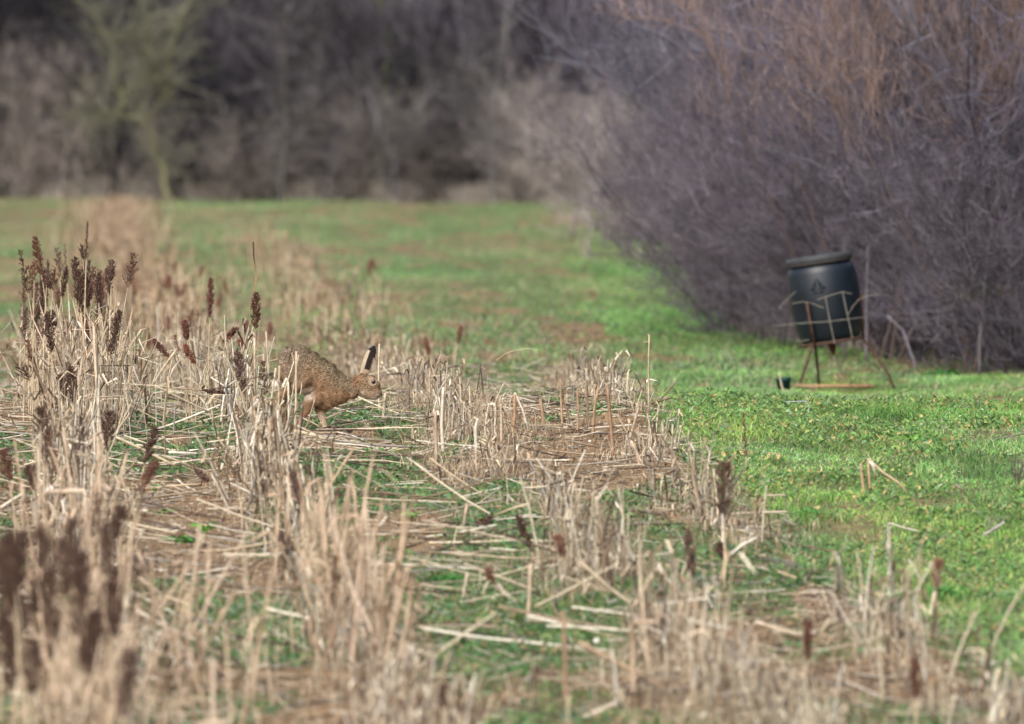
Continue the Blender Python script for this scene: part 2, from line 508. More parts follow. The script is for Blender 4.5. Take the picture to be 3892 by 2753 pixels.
# every standing stalk of the rows is drawn here; the 300 that show largest become things of their own
pts = row_points(9800, 40.5, 94, wts=(1.2, 1.1, 1.35, .9), pw=-1.0 + 1e-3)
clump = np.stack([-2.06 + rng.normal(size=300) * .11, 68.3 + rng.normal(size=300) * 1.5], 1)
clump[:, 0] -= (clump[:, 1] - 70) * .034
front = np.stack([rng.uniform(-1.2, 1.65, 420), rng.uniform(41, 48, 420)], 1)
front = front[(vn(front[:, 0] / .2, front[:, 1] / 1.5, 66) > .42)]
leftf = np.stack([-1.22 + rng.normal(size=110) * .16, rng.uniform(41, 50, 110)], 1)
ncl = len(clump)
pts = np.concatenate([clump, front, leftf, pts])
isclump = np.arange(len(pts)) < ncl
kv = in_view(pts[:, 0], pts[:, 1], .15)
pts = pts[kv]; isclump = isclump[kv]
Hh = .06 + .32 * rng.random(len(pts)) ** 1.6
Hh *= np.where(pts[:, 0] < rowx(1, pts[:, 1]) + .4, 1.3, 1.0)
Hh = np.where((pts[:, 0] > rowx(2, pts[:, 1]) - .3), Hh * .9, Hh)
Hh = np.where(pts[:, 1] < 56, Hh * 1.2, Hh)
Hh = np.where(isclump, .30 + .30 * rng.random(len(pts)), Hh)
Hh = np.where((pts[:, 1] > 60) & (pts[:, 0] > rowx(2, pts[:, 1]) - .25), Hh * .72, Hh)
Hh = np.where((pts[:, 1] < 47) & (pts[:, 0] > -.8), np.minimum(Hh, .23), Hh)
size = Hh / pts[:, 1]
# nothing tall right in front of the animal
hx = -.86
infront = (np.abs(pts[:, 0] - hx * pts[:, 1] / 67) < .30 * pts[:, 1] / 67) & (pts[:, 1] < 66.6)
sight = CAMZ + (.10 - CAMZ) * pts[:, 1] / 67
Hh = np.where(infront, np.minimum(Hh, np.maximum(sight - g(pts[:, 0], pts[:, 1]) + .02, .06)), Hh)
order = np.argsort(-size)
own, rest = order[:290], order[290:]

mb = MB()
stand_stalks(mb, pts[rest, 0], pts[rest, 1], Hh[rest], .0015 + .0042 * rng.random(len(rest)) ** 1.8, 1.1)
far = row_points(6200, 88, 225, ks=(1, 2), wts=(2.1, 1), spread=.26)
Hf = .10 + .26 * rng.random(len(far))
Hf *= np.where(far[:, 0] > rowx(1, far[:, 1]) + .8, .75, 1.0) * np.clip((245 - far[:, 1]) / 40, .3, 1)
mf = MB(); stand_stalks(mf, far[:, 0], far[:, 1], Hf * .9, .004 + .004 * rng.random(len(far)), 1.2, k=3)
V9, Q9, _, K9 = mf.arrays(); mb.add(V9, Q9, None, K9 * np.array([.80, .70, .635]))
tag(mb.build('standing_stubble', M_straw), kind='stuff')

# fine dry grass caught among the stubble
mb = MB()
fp = row_points(85000, 44, 94, wts=(.4, .5, 3.0, .7), spread=.15, pw=-.2)
fp = fp[in_view(fp[:, 0], fp[:, 1])]
n = len(fp)
L = .04 + .13 * rng.random(n) ** 1.4
inf = (np.abs(fp[:, 0] - hx * fp[:, 1] / 67) < .33 * fp[:, 1] / 67) & (fp[:, 1] < 66.8) & (fp[:, 1] > 58)
L = np.where(inf, L * .3, L)
blades(mb, fp[:, 0], fp[:, 1], L, .0006 + .0009 * rng.random(n), .7, cols=STRAW, gp=SP, tone=np.array([[1.0, .93, .86]]))
fx, fy = frustum_sample(60000, 41, 94, xmax=2)
kk = (fx < rowx(3, fy) + .1) & (rng.random(len(fx)) < .6)
fx, fy = fx[kk], fy[kk]
blades(mb, fx, fy, .015 + .03 * rng.random(len(fx)), .0006 + .0007 * rng.random(len(fx)), 1.2, cols=STRAW, gp=SP)
# scattered dead blades in the green
fx, fy = frustum_sample(18000, 42, 200, xmin=-1, pw=.3)
kk = (fx > rowx(3, fy)) & (fx < hedge_edge(fy))
fx, fy = fx[kk], fy[kk]
blades(mb, fx, fy, .03 + .07 * rng.random(len(fx)), .0008 + .001 * rng.random(len(fx)), 1.3, cols=STRAW, gp=SP, tone=np.array([[.95, .85, .7]]))
tag(mb.build('dry_grass', M_straw), kind='stuff')

# litter of fallen straw on the ground
mb = MB()
lx, ly = frustum_sample(15000, 41, 92, pad=.5)
r4 = rowx(3, ly); r3 = rowx(2, ly)
wgt = np.where(lx > r4 + .25, .008, np.where(lx > r3 + .2, .75, np.where(lx > rowx(1, ly) - .2, .55, .9)))
kk = rng.random(len(lx)) < wgt
lx, ly = lx[kk], ly[kk]; n = len(lx)
ang = rng.normal(size=n) * .55 - .5
ang = np.where(rng.random(n) < .3, rng.random(n) * 3.14, ang)
L = .04 + .36 * rng.random(n) ** 2.2
d = np.stack([np.cos(ang), np.sin(ang) * 1.5], 1)
t = np.linspace(-.5, .5, 3)
PX = lx[:, None] + d[:, :1] * L[:, None] * t; PY = ly[:, None] + d[:, 1:] * L[:, None] * t
PZ = g(PX, PY) + .006 + .028 * rng.random((n, 1)) + rng.normal(size=(n, 1)) * .045 * L[:, None] * 3 * t[None] * 1.2
PZ = np.maximum(PZ, g(PX, PY) + .003)
mb.tubes(np.stack([PX, PY, PZ], -1), (.0014 + .0028 * rng.random(n))[:, None] * np.ones((1, 3)), 4, straw_cols(n) * .8)
n = 190
by_ = 50 + 26 * rng.random(n); bx_ = rowx(0, by_) - .3 + (rowx(2, by_) - rowx(0, by_) + .35) * rng.random(n)
L = .18 + .5 * rng.random(n); an = rng.normal(size=n) * .5
dx = np.cos(an); dy = -.5 + np.sin(an) * .8; rise = np.abs(rng.normal(size=n)) * .09 * np.where(rng.random(n) < .75, -1, 1)
t = np.linspace(-.5, .5, 4)
PX = bx_[:, None] + (dx * L)[:, None] * t; PY = by_[:, None] + (dy * L)[:, None] * t
PZ = g(PX, PY) + .008 + .02 * rng.random((n, 1)) + np.maximum(rise[:, None] * (t - np.sign(rise)[:, None] * -.5) * 1.0, 0)
hide = (np.abs(bx_ - hx * by_ / 67) < .45) & (by_ > 58) & (by_ < 66.5)
PZ = np.where(hide[:, None], np.minimum(PZ, g(PX, PY) + .03), PZ)
mb.tubes(np.stack([PX, PY, PZ], -1), (.0022 + .0032 * rng.random(n))[:, None] * np.array([[1.1, 1, .9, .7]]), 5, straw_cols(n) * 1.05)
# chaff: flakes of husk and leaf
cx_, cy_ = frustum_sample(150000, 41, 110, pad=.3)
kk = (rng.random(len(cx_)) < np.where(cx_ > rowx(3, cy_) + .2, .05, .8)) & (cx_ < 2.2)
cx_, cy_ = cx_[kk], cy_[kk]; n = len(cx_)
th = rng.random(n) * 6.283; L = .006 + .035 * rng.random(n) ** 2
dv = np.stack([np.cos(th), np.sin(th), .25 * rng.normal(size=n)], 1) * L[:, None]
b = np.stack([cx_, cy_, g(cx_, cy_) + .003 + .012 * rng.random(n)], 1)
P = np.stack([b - dv * .5, b + np.array([0, 0, .003]), b + dv * .5], 1)
CH = np.array([(.6, .5, .38), (.7, .63, .52), (.35, .24, .15), (.20, .13, .09), (.5, .33, .19), (.48, .40, .30)])
mb.ribbons(P, (.002 + .003 * rng.random(n))[:, None] * np.array([[.5, 1, .4]]), unit(np.stack([-np.sin(th), np.cos(th), rng.random(n)], 1)), CH[rng.integers(0, 6, n)] * (.5 + .5 * rng.random((n, 1))))
tag(mb.build('straw_litter', M_straw), kind='stuff')

# clods of earth
mb = MB()
x, y = frustum_sample(90000, 42, 110, pad=.2)
gr = greenness(x, y)
k = rng.random(len(x)) < (1 - gr) * .8 + .03
x, y = x[k], y[k]; n = len(x)
mb.octas(np.stack([x, y, g(x, y) + .002], 1), .002 + .012 * rng.random(n) ** 3.5, rng.normal(size=(n, 3)) * np.array([1, 1, .3]),
         np.array([.30, .19, .11]) * (.4 + .9 * rng.random((n, 1))))
tag(mb.build('soil_clods', M_soil), kind='stuff')

# ------------------------------------------------------------------ separate stubble stalks
def stalk_mesh(seed):
    mb = MB()
    global rng
    keep = rng; rng = np.random.default_rng(900 + seed)
    H = 1.0
    t = np.linspace(0, 1, 7)
    bend = (rng.random(2) - .5) * .16
    P = np.stack([bend[0] * t ** 2, bend[1] * t ** 2, t], 1)
    c = straw_cols(1)[0] ** .5; c = c / c.max() * .62
    c = np.array([.60, .50, .385])
    K = c[None] * (np.array([.65, .95, 1, .8, 1.05, 1, .9])[:, None])
    if seed % 3 == 0:      # snapped over
        d_ = np.array([rng.normal() * .5, rng.normal() * .3, -.25 * rng.random()])
        for q in (5, 6): P[q] = P[4] + d_ * (.22 * (q - 4))
    mb.tubes(P[None], np.array([.019, .017, .016, .018, .015, .014, .012]) * (.8 + .5 * rng.random()), 6, K[None], cap=True)
    for q in range(rng.integers(1, 4)):
        i = rng.integers(2, 6); th = rng.random() * 6.283; LL = .18 + .35 * rng.random()
        s0 = P[i]; d = np.array([math.cos(th) * .5, math.sin(th) * .5, .8]); e = np.array([math.cos(th), math.sin(th), -1.2 * rng.random()])
        P2 = np.stack([s0, s0 + d * LL * .3, s0 + d * LL * .5 + e * LL * .2, s0 + d * LL * .45 + e * LL * .55])[None]
        mb.ribbons(P2, np.array([[.012, .02, .016, .004]]), np.array([[-math.sin(th), math.cos(th), .1]]), (.64, .53, .40))
    # ragged torn top
    for q in range(3):
        th = rng.random() * 6.283
        e = P[-1] + np.array([math.cos(th) * .03, math.sin(th) * .03, .04 + .05 * rng.random()])
        mb.tubes(np.stack([P[-1], e])[None], np.array([[.008, .002]]), 3, (.6, .5, .38))
    rng = keep
    V, Q_, T_, K_ = mb.arrays()
    m = mkmesh('stubble_stalk', V, Q_, T_, K_)
    m.materials.append(M_stalk)
    return m
stalks = [stalk_mesh(i) for i in range(10)]

def stalk_label(k_, h_, d_):
    row = ['in the row along the left border', 'in the row running behind the hare', 'in the middle row of dry grass', 'in the row beside the green turf'][k_]
    st = 'short cut' if h_ < .2 else 'knee-high' if h_ < .3 else 'tall'
    dist = 'very blurred' if d_ < 45 else 'blurred' if d_ < 53 else 'soft-edged'
    return f'{dist} {st} dry stubble stalk {row}'
for i in own:
    x, y, h_ = pts[i, 0], pts[i, 1], Hh[i]
    k_ = int(np.argmin([abs(x - rowx(q, y)) for q in range(4)]))
    o = bpy.data.objects.new('stubble_stalk', stalks[int(rng.integers(0, 10))])
    o.location = (x, y, float(g(x, y)) - .01)
    o.rotation_euler = (rng.normal() * .20, rng.normal() * .22, rng.random() * 6.283)
    rs = .20 + .22 * rng.random()
    o.scale = (rs, rs, h_ + .01)
    C.objects.link(o)
    tag(o, stalk_label(k_, h_, y), 'stalk', 'dry stubble stalks standing in the crop rows')

# ------------------------------------------------------------------ sorghum plants with seed heads
HEADC = np.array([(.085, .047, .036), (.12, .065, .048), (.06, .038, .034), (.16, .09, .065)])
def head_geo(mb, b, t, wid, kind, tone=1.0):
    """panicle from b to t (world points), full width wid"""
    ax = t - b; L = float(np.linalg.norm(ax)); ax = ax / L
    mb.tubes(np.stack([b, (b + t) / 2, t - ax * L * .05])[None], np.array([[.0022, .0018, .001]]), 4, (.22, .15, .09))
    a_ = unit(np.cross(ax, np.array([.3, 1, .1]))); c_ = np.cross(ax, a_)
    dens = {'compact': 1.0, 'ragged': .6, 'spike': .5, 'thin': .35}[kind]
    nb = int((20 + 150 * L) * dens * 2.0)
    P = []; AX = []; lines = []
    for i in range(nb):
        s_ = (i + rng.random()) / nb
        prof = {'compact': math.sin(math.pi * min(1, .12 + .86 * s_)) ** .55, 'ragged': (1.15 - .8 * s_) * (.65 + .5 * math.sin(s_ * 25 + L * 100)),
                'spike': 1 - .8 * s_, 'thin': .6}[kind]
        R_ = wid * .5 * prof
        th = rng.random() * 6.283
        rad = a_ * math.cos(th) + c_ * math.sin(th)
        p0 = b + ax * (L * s_ * .93)
        l_ = R_ * (1.1 if kind != 'ragged' else 1.3 + .7 * rng.random())
        d = unit(rad * .8 + ax * (.75 + .4 * rng.random()))
        p1 = p0 + d * l_ * 1.15
        lines.append(np.stack([p0, p1]))
        m = max(3, int(l_ / .0022 * (1 if kind == 'compact' else .7)))
        m = min(m, 9)
        f = np.linspace(.3, 1.05, m)[:, None]
        P.append(p0 + (p1 - p0) * f + rng.normal(size=(m, 3)) * .0016); AX.append(np.repeat(d[None], m, 0))
    mb.tubes(np.array(lines), .0006, 3, (.16, .10, .07))
    P = np.concatenate(P); AX = np.concatenate(AX)
    K = HEADC[rng.choice(4, len(P), p=[.42, .28, .2, .1])] * (.7 + .6 * rng.random((len(P), 1))) * tone
    mb.octas(P, .0019 + .0013 * rng.random(len(P)), AX + rng.normal(size=AX.shape) * .4, K)

def sorghum(px1, py1, px0, py0, wpx, D, kind, label, group='sorghum plants with dark seed heads', tone=(1, 1, 1), cat='sorghum plant', base=None, leaves=2, raw=False):
    if not raw: wpx, D = wpx, Dm(D)
    t = W(px1, py1, D); b = W(px0, py0, D)
    t[1] += rng.normal() * .01
    ax = t - b
    zb = float(g(b[0], D))
    if base is None:
        lean = np.clip(ax[0] / max(abs(ax[2]), .02), -.7, .7) * .45
        bx = b[0] - lean * max(b[2] - zb, .02)
        by = D + rng.normal() * .03
    else:
        bb = W(base[0], base[1], D); bx, by = bb[0], D
    z0 = float(g(bx, by))
    b[2] = max(b[2], z0 + .02); t[2] = max(t[2], z0 + .025)
    root = empty('sorghum_plant', (bx, by, z0), label, cat, group)
    o = np.array([bx, by, z0])
    mb = MB()
    p0 = np.array([bx, by, z0 - .02])
    h_ = float(np.linalg.norm(b - p0))
    ad = unit(t - b)
    c1 = p0 + np.array([0, 0, h_ * .4]); c2 = b - ad * h_ * .3
    u = np.linspace(0, 1, 9)[:, None]
    P = (1 - u) ** 3 * p0 + 3 * (1 - u) ** 2 * u * c1 + 3 * (1 - u) * u ** 2 * c2 + u ** 3 * b
    K = np.array([.58, .46, .31]) * (.85 + .3 * rng.random()) * np.array([.7, .9, 1, .85, 1.05, 1, .8, 1, .8])[:, None]
    mb.tubes(P[None], np.linspace(.0048, .0026, 9)[None] * (1 if D > 40 else 1.15), 6, K[None])
    mb.build('stem', M_straw, root, origin=None).location = tuple(-o)
    mb = MB(); head_geo(mb, b, t, wpx / F * D, kind, np.array(tone))
    mb.build('seed_head', M_seed, root).location = tuple(-o)
    for q in range(leaves):
        i = rng.integers(2, 7); th = rng.random() * 6.283; LL = .06 + .12 * rng.random()
        s0 = P[i]; d = np.array([math.cos(th) * .5, math.sin(th) * .5, .8]); e = np.array([math.cos(th), math.sin(th), -1.5 * rng.random()])
        P2 = np.stack([s0, s0 + d * LL * .3, s0 + d * LL * .45 + e * LL * .25, s0 + d * LL * .4 + e * LL * .6])[None]
        mb = MB(); mb.ribbons(P2, np.array([[.003, .006, .005, .001]]), np.array([[-math.sin(th), math.cos(th), .1]]), (.56, .46, .35))
        mb.build('leaf', M_straw, root).location = tuple(-o)
    return root

def c3(x, y): return x / 2.03, 800 + y / 2.03
def c4(x, y): return x / 1.296, 1500 + y / 1.296
def c5(x, y): return 1200 + x / 1.64, 1900 + y / 1.64
def c6(x, y): return 2500 + x / 1.296, 1500 + y / 1.296
G1, G2, G3, G4, G5 = (1, 1, 1), (1.5, 1.6, 1.7), (1.6, 1.25, 1.15), (2.6, 2.3, 2.1), (2.4, 1.7, 1.5)
plants = [
 (c3, 150, 300, 215, 640, 60, 69, 'ragged', G1, 'ragged seed head leaning left, outermost of the tall clump'),
 (c3, 265, 185, 320, 500, 62, 68, 'compact', G3, 'dense red-brown seed head, tall and slightly tilted, in the tall clump'),
 (c3, 345, 455, 390, 610, 64, 68, 'compact', G1, 'short black-brown seed head just below the dense red-brown one'),
 (c3, 330, 540, 345, 790, 58, 70, 'compact', G1, 'long narrow brown seed head low in the tall clump'),
 (c3, 435, 285, 460, 520, 60, 72, 'ragged', G2, 'greyish seed head, blurred, in the middle of the tall clump'),
 (c3, 495, 250, 520, 560, 34, 73, 'thin', G2, 'thin bare grey seed spike in the middle of the tall clump'),
 (c3, 365, 770, 395, 1100, 74, 66, 'compact', G1, 'large dark seed head hanging low at the front of the tall clump'),
 (c3, 580, 350, 585, 560, 55, 70, 'compact', G1, 'dark seed head beside the tall pointed spike'),
 (c3, 675, 70, 665, 375, 32, 68, 'spike', G1, 'tallest pointed dark seed spike above the whole clump'),
 (c3, 630, 260, 640, 380, 40, 69, 'ragged', G1, 'little side head beside the tallest pointed spike'),
 (c3, 625, 450, 605, 720, 88, 69, 'compact', G1, 'broad brown seed head under the tallest pointed spike'),
 (c3, 685, 375, 685, 640, 60, 70, 'ragged', G1, 'rough brown seed head right under the tallest spike'),
 (c3, 440, 520, 450, 760, 60, 74, 'ragged', G2, 'grey soft seed head behind the broad brown one'),
 (c3, 775, 530, 735, 940, 60, 69, 'ragged', G2, 'long rough grey-brown seed head at the right side of the tall clump'),
 (c3, 820, 640, 800, 980, 46, 71, 'ragged', G2, 'faded grey seed head, last at the right side of the tall clump'),
 (c3, 1038, 315, 985, 600, 72, 68, 'ragged', G1, 'forked seed head on a long bare stem leaning right'),
 (c3, 925, 755, 850, 1115, 74, 66.5, 'compact', G1, 'dark tilted seed head with a torn side twig below the forked one'),
 (c3, 1628, 500, 1618, 830, 48, 70, 'compact', G3, 'slim brown seed head standing alone left of the thick one'),
 (c3, 1425, 845, 1445, 1005, 58, 69, 'compact', G3, 'small brown seed head between the tall clump and the slim head'),
 (c3, 1480, 760, 1470, 900, 44, 78, 'ragged', G3, 'blurred brown seed head behind the small brown one'),
 (c3, 1838, 898, 1710, 1020, 46, 68, 'compact', G3, 'reddish seed head bent far over to the right'),
 (c3, 1172, 990, 1305, 1135, 46, 69, 'compact', G3, 'brown seed head bent over to the left above the straw'),
 (c3, 1415, 1030, 1510, 1190, 58, 67, 'compact', G5, 'pinkish faded seed head leaning over pale stalks'),
 (c3, 1825, 1075, 1880, 1420, 92, 60, 'compact', G2, 'wide blurred dark seed head in front of the thick-headed plant'),
 (c3, 520, 1160, 580, 1500, 82, 61, 'compact', G1, 'long dark seed head drooping at the foot of the tall clump'),
 (c3, 465, 1260, 500, 1480, 74, 60, 'compact', G1, 'second dark drooping seed head at the foot of the tall clump'),
 (c3, 175, 1215, 230, 1315, 92, 63, 'ragged', G1, 'squat dark seed head near the left border of the field'),
 (c3, 210, 990, 240, 1170, 40, 64, 'ragged', G3, 'small reddish withered head low on the left'),
 (c3, 1350, 960, 1380, 1090, 30, 69, 'thin', G5, 'thin reddish withered spike beside the bent brown head'),
 (c3, 1860, 1000, 1880, 1100, 60, 71, 'compact', G5, 'faded tan-brown head left of the thick-headed plant'),
 (c4, 200, 50, 225, 320, 78, 51, 'compact', G1, 'blurred dark head, left one of three below the tall clump'),
 (c4, 245, 180, 285, 400, 40, 50, 'thin', G3, 'blurred thin reddish spike among the three dark heads'),
 (c4, 415, 100, 350, 440, 80, 50, 'ragged', G1, 'blurred dark tilted head, middle one of three below the tall clump'),
 (c4, 545, 80, 525, 250, 62, 53, 'compact', G1, 'blurred dark head, right one of three below the tall clump'),
 (c4, 765, 150, 712, 345, 48, 52, 'compact', G1, 'slim brown tilted head above the open straw patch'),
 (c4, 775, 310, 680, 495, 46, 47, 'compact', G3, 'slim reddish head tilted right over the open straw patch'),
 (c4, 150, 355, 165, 470, 62, 48, 'compact', G1, 'short round dark head on the left, below the three heads'),
 (c4, 10, 270, 45, 430, 62, 48, 'compact', G3, 'reddish blurred head cut by the left border'),
 (c4, 200, 640, 250, 960, 100, 31, 'compact', G1, 'huge out-of-focus dark head, left side of the front cluster'),
 (c4, 240, 850, 265, 1220, 100, 30, 'compact', G1, 'huge out-of-focus dark head, lowest of the front cluster'),
 (c4, 350, 600, 375, 960, 110, 31.5, 'compact', G1, 'huge out-of-focus dark head in the middle of the front cluster'),
 (c4, 400, 760, 390, 1060, 90, 30.5, 'compact', G1, 'huge out-of-focus dark head behind the middle of the front cluster'),
 (c4, 310, 700, 320, 1000, 90, 33, 'compact', G1, 'out-of-focus brown head filling the front cluster'),
 (c4, 530, 620, 520, 900, 80, 32, 'compact', G1, 'out-of-focus brown head, right side of the front cluster'),
 (c4, 560, 830, 560, 1200, 80, 30, 'compact', G1, 'out-of-focus long brown head, right lower side of the front cluster'),
 (c4, 600, 550, 560, 720, 84, 36, 'compact', G1, 'rounded dark blurred head standing above the front cluster'),
 (c4, 700, 760, 650, 930, 70, 38, 'ragged', G2, 'grey-brown blurred head at the right of the front cluster'),
 (c4, 385, 1180, 390, 1390, 74, 31, 'compact', G1, 'small dark out-of-focus head under the front cluster'),
 (c4, 40, 820, 20, 1130, 100, 31, 'compact', G1, 'dark out-of-focus head at the left border'),
 (c4, 10, 1060, 60, 1460, 90, 29.5, 'compact', G1, 'large dark out-of-focus head at the lower left border'),
 (c4, 800, 1190, 845, 1500, 84, 33, 'ragged', G1, 'dark blurred head near the pale husks at the bottom'),
 (c4, 640, 1250, 600, 1600, 110, 29, 'compact', G2, 'large faded out-of-focus head at the bottom'),
 (c4, 480, 480, 490, 700, 60, 36, 'ragged', G2, 'thin grey blurred head above the front cluster'),
 (c4, 1375, 655, 1480, 965, 62, 42, 'compact', G2, 'long grey-brown head leaning left in the second row'),
 (c4, 1440, 370, 1490, 560, 54, 46, 'compact', G2, 'grey-brown blurred head below the hare'),
 (c4, 1165, 60, 1195, 200, 32, 58, 'thin', G3, 'thin brown spike among pale stalks left of the hare'),
 (c4, 1690, 440, 1600, 600, 40, 44, 'thin', G3, 'slanting thin reddish spike right of the second row'),
 (c4, 1115, 270, 1160, 420, 34, 50, 'thin', G3, 'thin reddish spike on the left of the second row'),
 (c5, 1255, 80, 1345, 325, 48, 46, 'compact', G1, 'dark narrow head leaning left in the dry middle row'),
 (c5, 1500, 225, 1545, 365, 66, 44, 'compact', G4, 'pale pinkish head in the dry middle row'),
 (c5, 1065, 415, 1110, 525, 42, 43, 'compact', G4, 'small reddish-pink head on a straight pale stem'),
 (c5, 565, 455, 425, 650, 48, 42, 'ragged', G3, 'brown head bent to the right over lying straw'),
 (c5, 1375, 1050, 1320, 1210, 62, 36, 'ragged', G1, 'black-brown head low at the bottom, with a thin tip'),
 (c5, 800, 1150, 795, 1290, 54, 34, 'compact', G1, 'brown blurred head at the very bottom, left of the low black one'),
 (c6, 330, 325, 330, 605, 84, 44, 'compact', G1, 'single thick dark blurred head in front of the green turf'),
 (c6, 150, 645, 168, 905, 46, 41, 'compact', G2, 'slim grey-brown blurred head below the soil patch'),
 (c6, 300, 735, 332, 820, 40, 46, 'compact', G1, 'small dark head under the single thick one'),
 (c6, 422, 85, 435, 305, 22, 58, 'thin', G3, 'thin dark spike above the green turf'),
 (c6, 1385, 808, 1372, 955, 52, 41, 'compact', G4, 'tan head on a pale straight stem before the turf'),
 (c6, 1270, 1275, 1270, 1500, 50, 34, 'compact', G3, 'reddish slim blurred head near the pale straight stem'),
 (c6, 745, 1100, 735, 1310, 44, 36, 'compact', G3, 'reddish blurred head right of the slim grey-brown one'),
 (c6, 655, 640, 650, 720, 22, 48, 'thin', G3, 'tiny thin spike at the border of the turf'),
]
for f_, x1, y1, x0, y0, w_, D, kd, tone, lab in plants:
    p1, q1 = f_(x1, y1); p0, q0 = f_(x0, y0)
    sc = {c3: 2.03, c4: 1.296, c5: 1.64, c6: 1.296}[f_]
    Dn = Dm(D); blur = .075 * abs(Dn - 67) / Dn * F / 67
    wpx = w_ / sc * 1.28 if D < 38 else w_ / sc * (1.45 if D < 56 else 1.3)
    nm = 'sorghum plant with ' if 'plant' not in lab else ''
    sorghum(p1, q1, p0, q0, wpx, D, kd, lab, tone=tone)

# the thick-headed plant with a bare spike above it
rt = sorghum(973, 1105, 970, 1253, 46, 67.5, 'compact', 'thick dark seed head with a thin bare spike rising above it', tone=(1.15, .95, .85), base=(980, 1560))
mb = MB()
P = np.stack([W(a_, b_, Dm(67.5)) for a_, b_ in ((971, 1110), (974, 1040), (965, 980), (962, 920))])
mb.tubes(P[None], np.array([[.0042, .0034, .0034, .0026]]), 5, np.array([[(.35, .22, .10), (.40, .25, .11), (.06, .045, .04), (.045, .035, .035)]]))
mb.octas(P[2] + (P[3] - P[2]) * rng.random((30, 1)) + rng.normal(size=(30, 3)) * .002, np.full(30, .0022), rng.normal(size=(30, 3)), np.array([.05, .04, .035]))
o = mb.build('bare_spike', M_straw, rt); o.location = tuple(-np.array(rt.location))
# flat-lying heads
def lying_head(label, p_stem, p_b, p_t, D, wpx, tone=(1, 1, 1)):
    D = Dm(D); s0, b, t = W(*p_stem, D), W(*p_b, D), W(*p_t, D)
    for v in (s0, b, t): v[2] = max(v[2], float(g(v[0], v[1])) + .012)
    root = empty('fallen_sorghum', tuple(s0), label, 'fallen sorghum', 'fallen sorghum heads')
    mb = MB(); mb.tubes(np.stack([s0, (s0 + b) / 2 + np.array([0, 0, .004]), b])[None], np.array([[.0045, .004, .003]]), 6, np.array([[(.6, .5, .36), (.55, .43, .3), (.3, .2, .13)]]))
    mb.build('stem', M_straw, root).location = tuple(-s0)
    mb = MB(); head_geo(mb, b, t, wpx / F * D, 'compact', np.array(tone)); mb.build('seed_head', M_seed, root).location = tuple(-s0)
for i in range(42):
    px = rng.uniform(85, 425); D = rng.uniform(67.5, 74); top = rng.uniform(960, 1230) ; ln = rng.uniform(70, 135)
    sorghum(px + rng.normal() * 12, top, px, top + ln, rng.uniform(26, 40), D, ['compact', 'ragged', 'ragged'][i % 3],
            'brown seed head crowded among others inside the tall clump', tone=(G1, G2, G3)[i % 3])
for i in range(16):
    D = rng.uniform(29, 34); px = rng.uniform(0, 430); top = rng.uniform(1980, 2450); ln = rng.uniform(200, 300)
    sorghum(px + rng.normal() * 40, top, px, top + ln, rng.uniform(80, 105), D, 'compact',
            'out-of-focus dark seed head crowded in the front cluster', tone=G1)
lying_head('dark seed head lying level on a long pale stem, left of the hare', c3(890, 1335), c3(1560, 1390), c3(1765, 1415), 66.2, 24)
lying_head('dark brown seed head lying right under the front paws of the hare', (1150, 1590), (1222, 1628), (1345, 1668), 65.8, 30)
lying_head('black-brown fallen head on straw in the open patch', c4(800, 300), c4(950, 360), c4(1030, 430), 54, 34, G2)
lying_head('dark head hanging off a bent pale stalk in the middle row', c5(1330, 25), c5(1110, 100), c5(995, 165), 50, 40)
lying_head('dark fallen head on the ground at the edge of the soil patch', (2010, 1790), (2090, 1818), (2160, 1850), 59.5, 26, G2)
lying_head('brown fallen head among weeds below the hare', (1300, 1900), (1400, 1925), (1520, 1955), 54, 24, G1)
lying_head('brown fallen head under lying straw in the second row gap', (1100, 1820), (1190, 1850), (1290, 1880), 57, 22, G1)
lying_head('withered brown head lying flat beside the low weeds', (1230, 2140), (1350, 2185), (1520, 2195), 46, 30, G2)
lying_head('withered grey head lying near the bottom, on pale straw', (1700, 2560), (1740, 2565), (1850, 2580), 38, 34, G2)
lying_head('dark fallen head beside pale husks at the bottom', c4(700, 1300), c4(860, 1270), c4(1000, 1310), 36, 40, G2)

# a few more heads scattered in the far part of the strip, soft and brown
for i in range(22):
    k_ = 1 if i < 17 else 2
    D = 84 + 34 * rng.random(); x = float(rowx(k_, D)) + .1 + rng.normal() * .22
    hh = .20 + .14 * rng.random(); z = float(g(x, D))
    px = CX + x / D * F; pt = HOR + (CAMZ - z - hh - .11) / D * F; pb = HOR + (CAMZ - z - hh) / D * F
    sorghum(px + rng.normal() * 14, pt, px, pb, .038 / D * F, D, 'compact',
            'blurred brown head in the dry strip behind the hare' if k_ == 1 else 'blurred brown head in the far middle row of stubble',
            'soft brown seed heads in the far rows', tone=(2.3, 1.95, 1.8), leaves=1, raw=True)

# ------------------------------------------------------------------ single stalks and straws of note
def single(name, label, cat, pts_, D, r, col, group=None, ground_first=True, extra=None, k=6):
    D = Dm(D)
    P = np.array([W(p[0], p[1], D) for p in pts_])
    if ground_first:
        P[0, 2] = float(g(P[0, 0], P[0, 1])) - .01
    for v in P[1:]:
        v[2] = max(v[2], float(g(v[0], v[1])) + .006)
    # resample smoothly
    n = len(P); tt = np.linspace(0, n - 1, max(7, n * 2)); Ps = np.stack([np.interp(tt, np.arange(n), P[:, q]) for q in range(3)], 1)
    mb = MB()
    kk = np.array(col)[None] * (.8 + .35 * rng.random((len(Ps), 1)))
    mb.tubes(Ps[None], np.linspace(r, r * .75, len(Ps))[None], k, kk[None], cap=True)
    if extra:
        for e in extra:
            E = np.array([W(p[0], p[1], D) for p in e]); n = len(E)
            mb.tubes(E[None], np.linspace(r * .6, r * .25, n)[None], 4, tuple(col))
    o = mb.build(name, M_straw, origin=Ps[0])
    tag(o, label, cat, group)
    return o
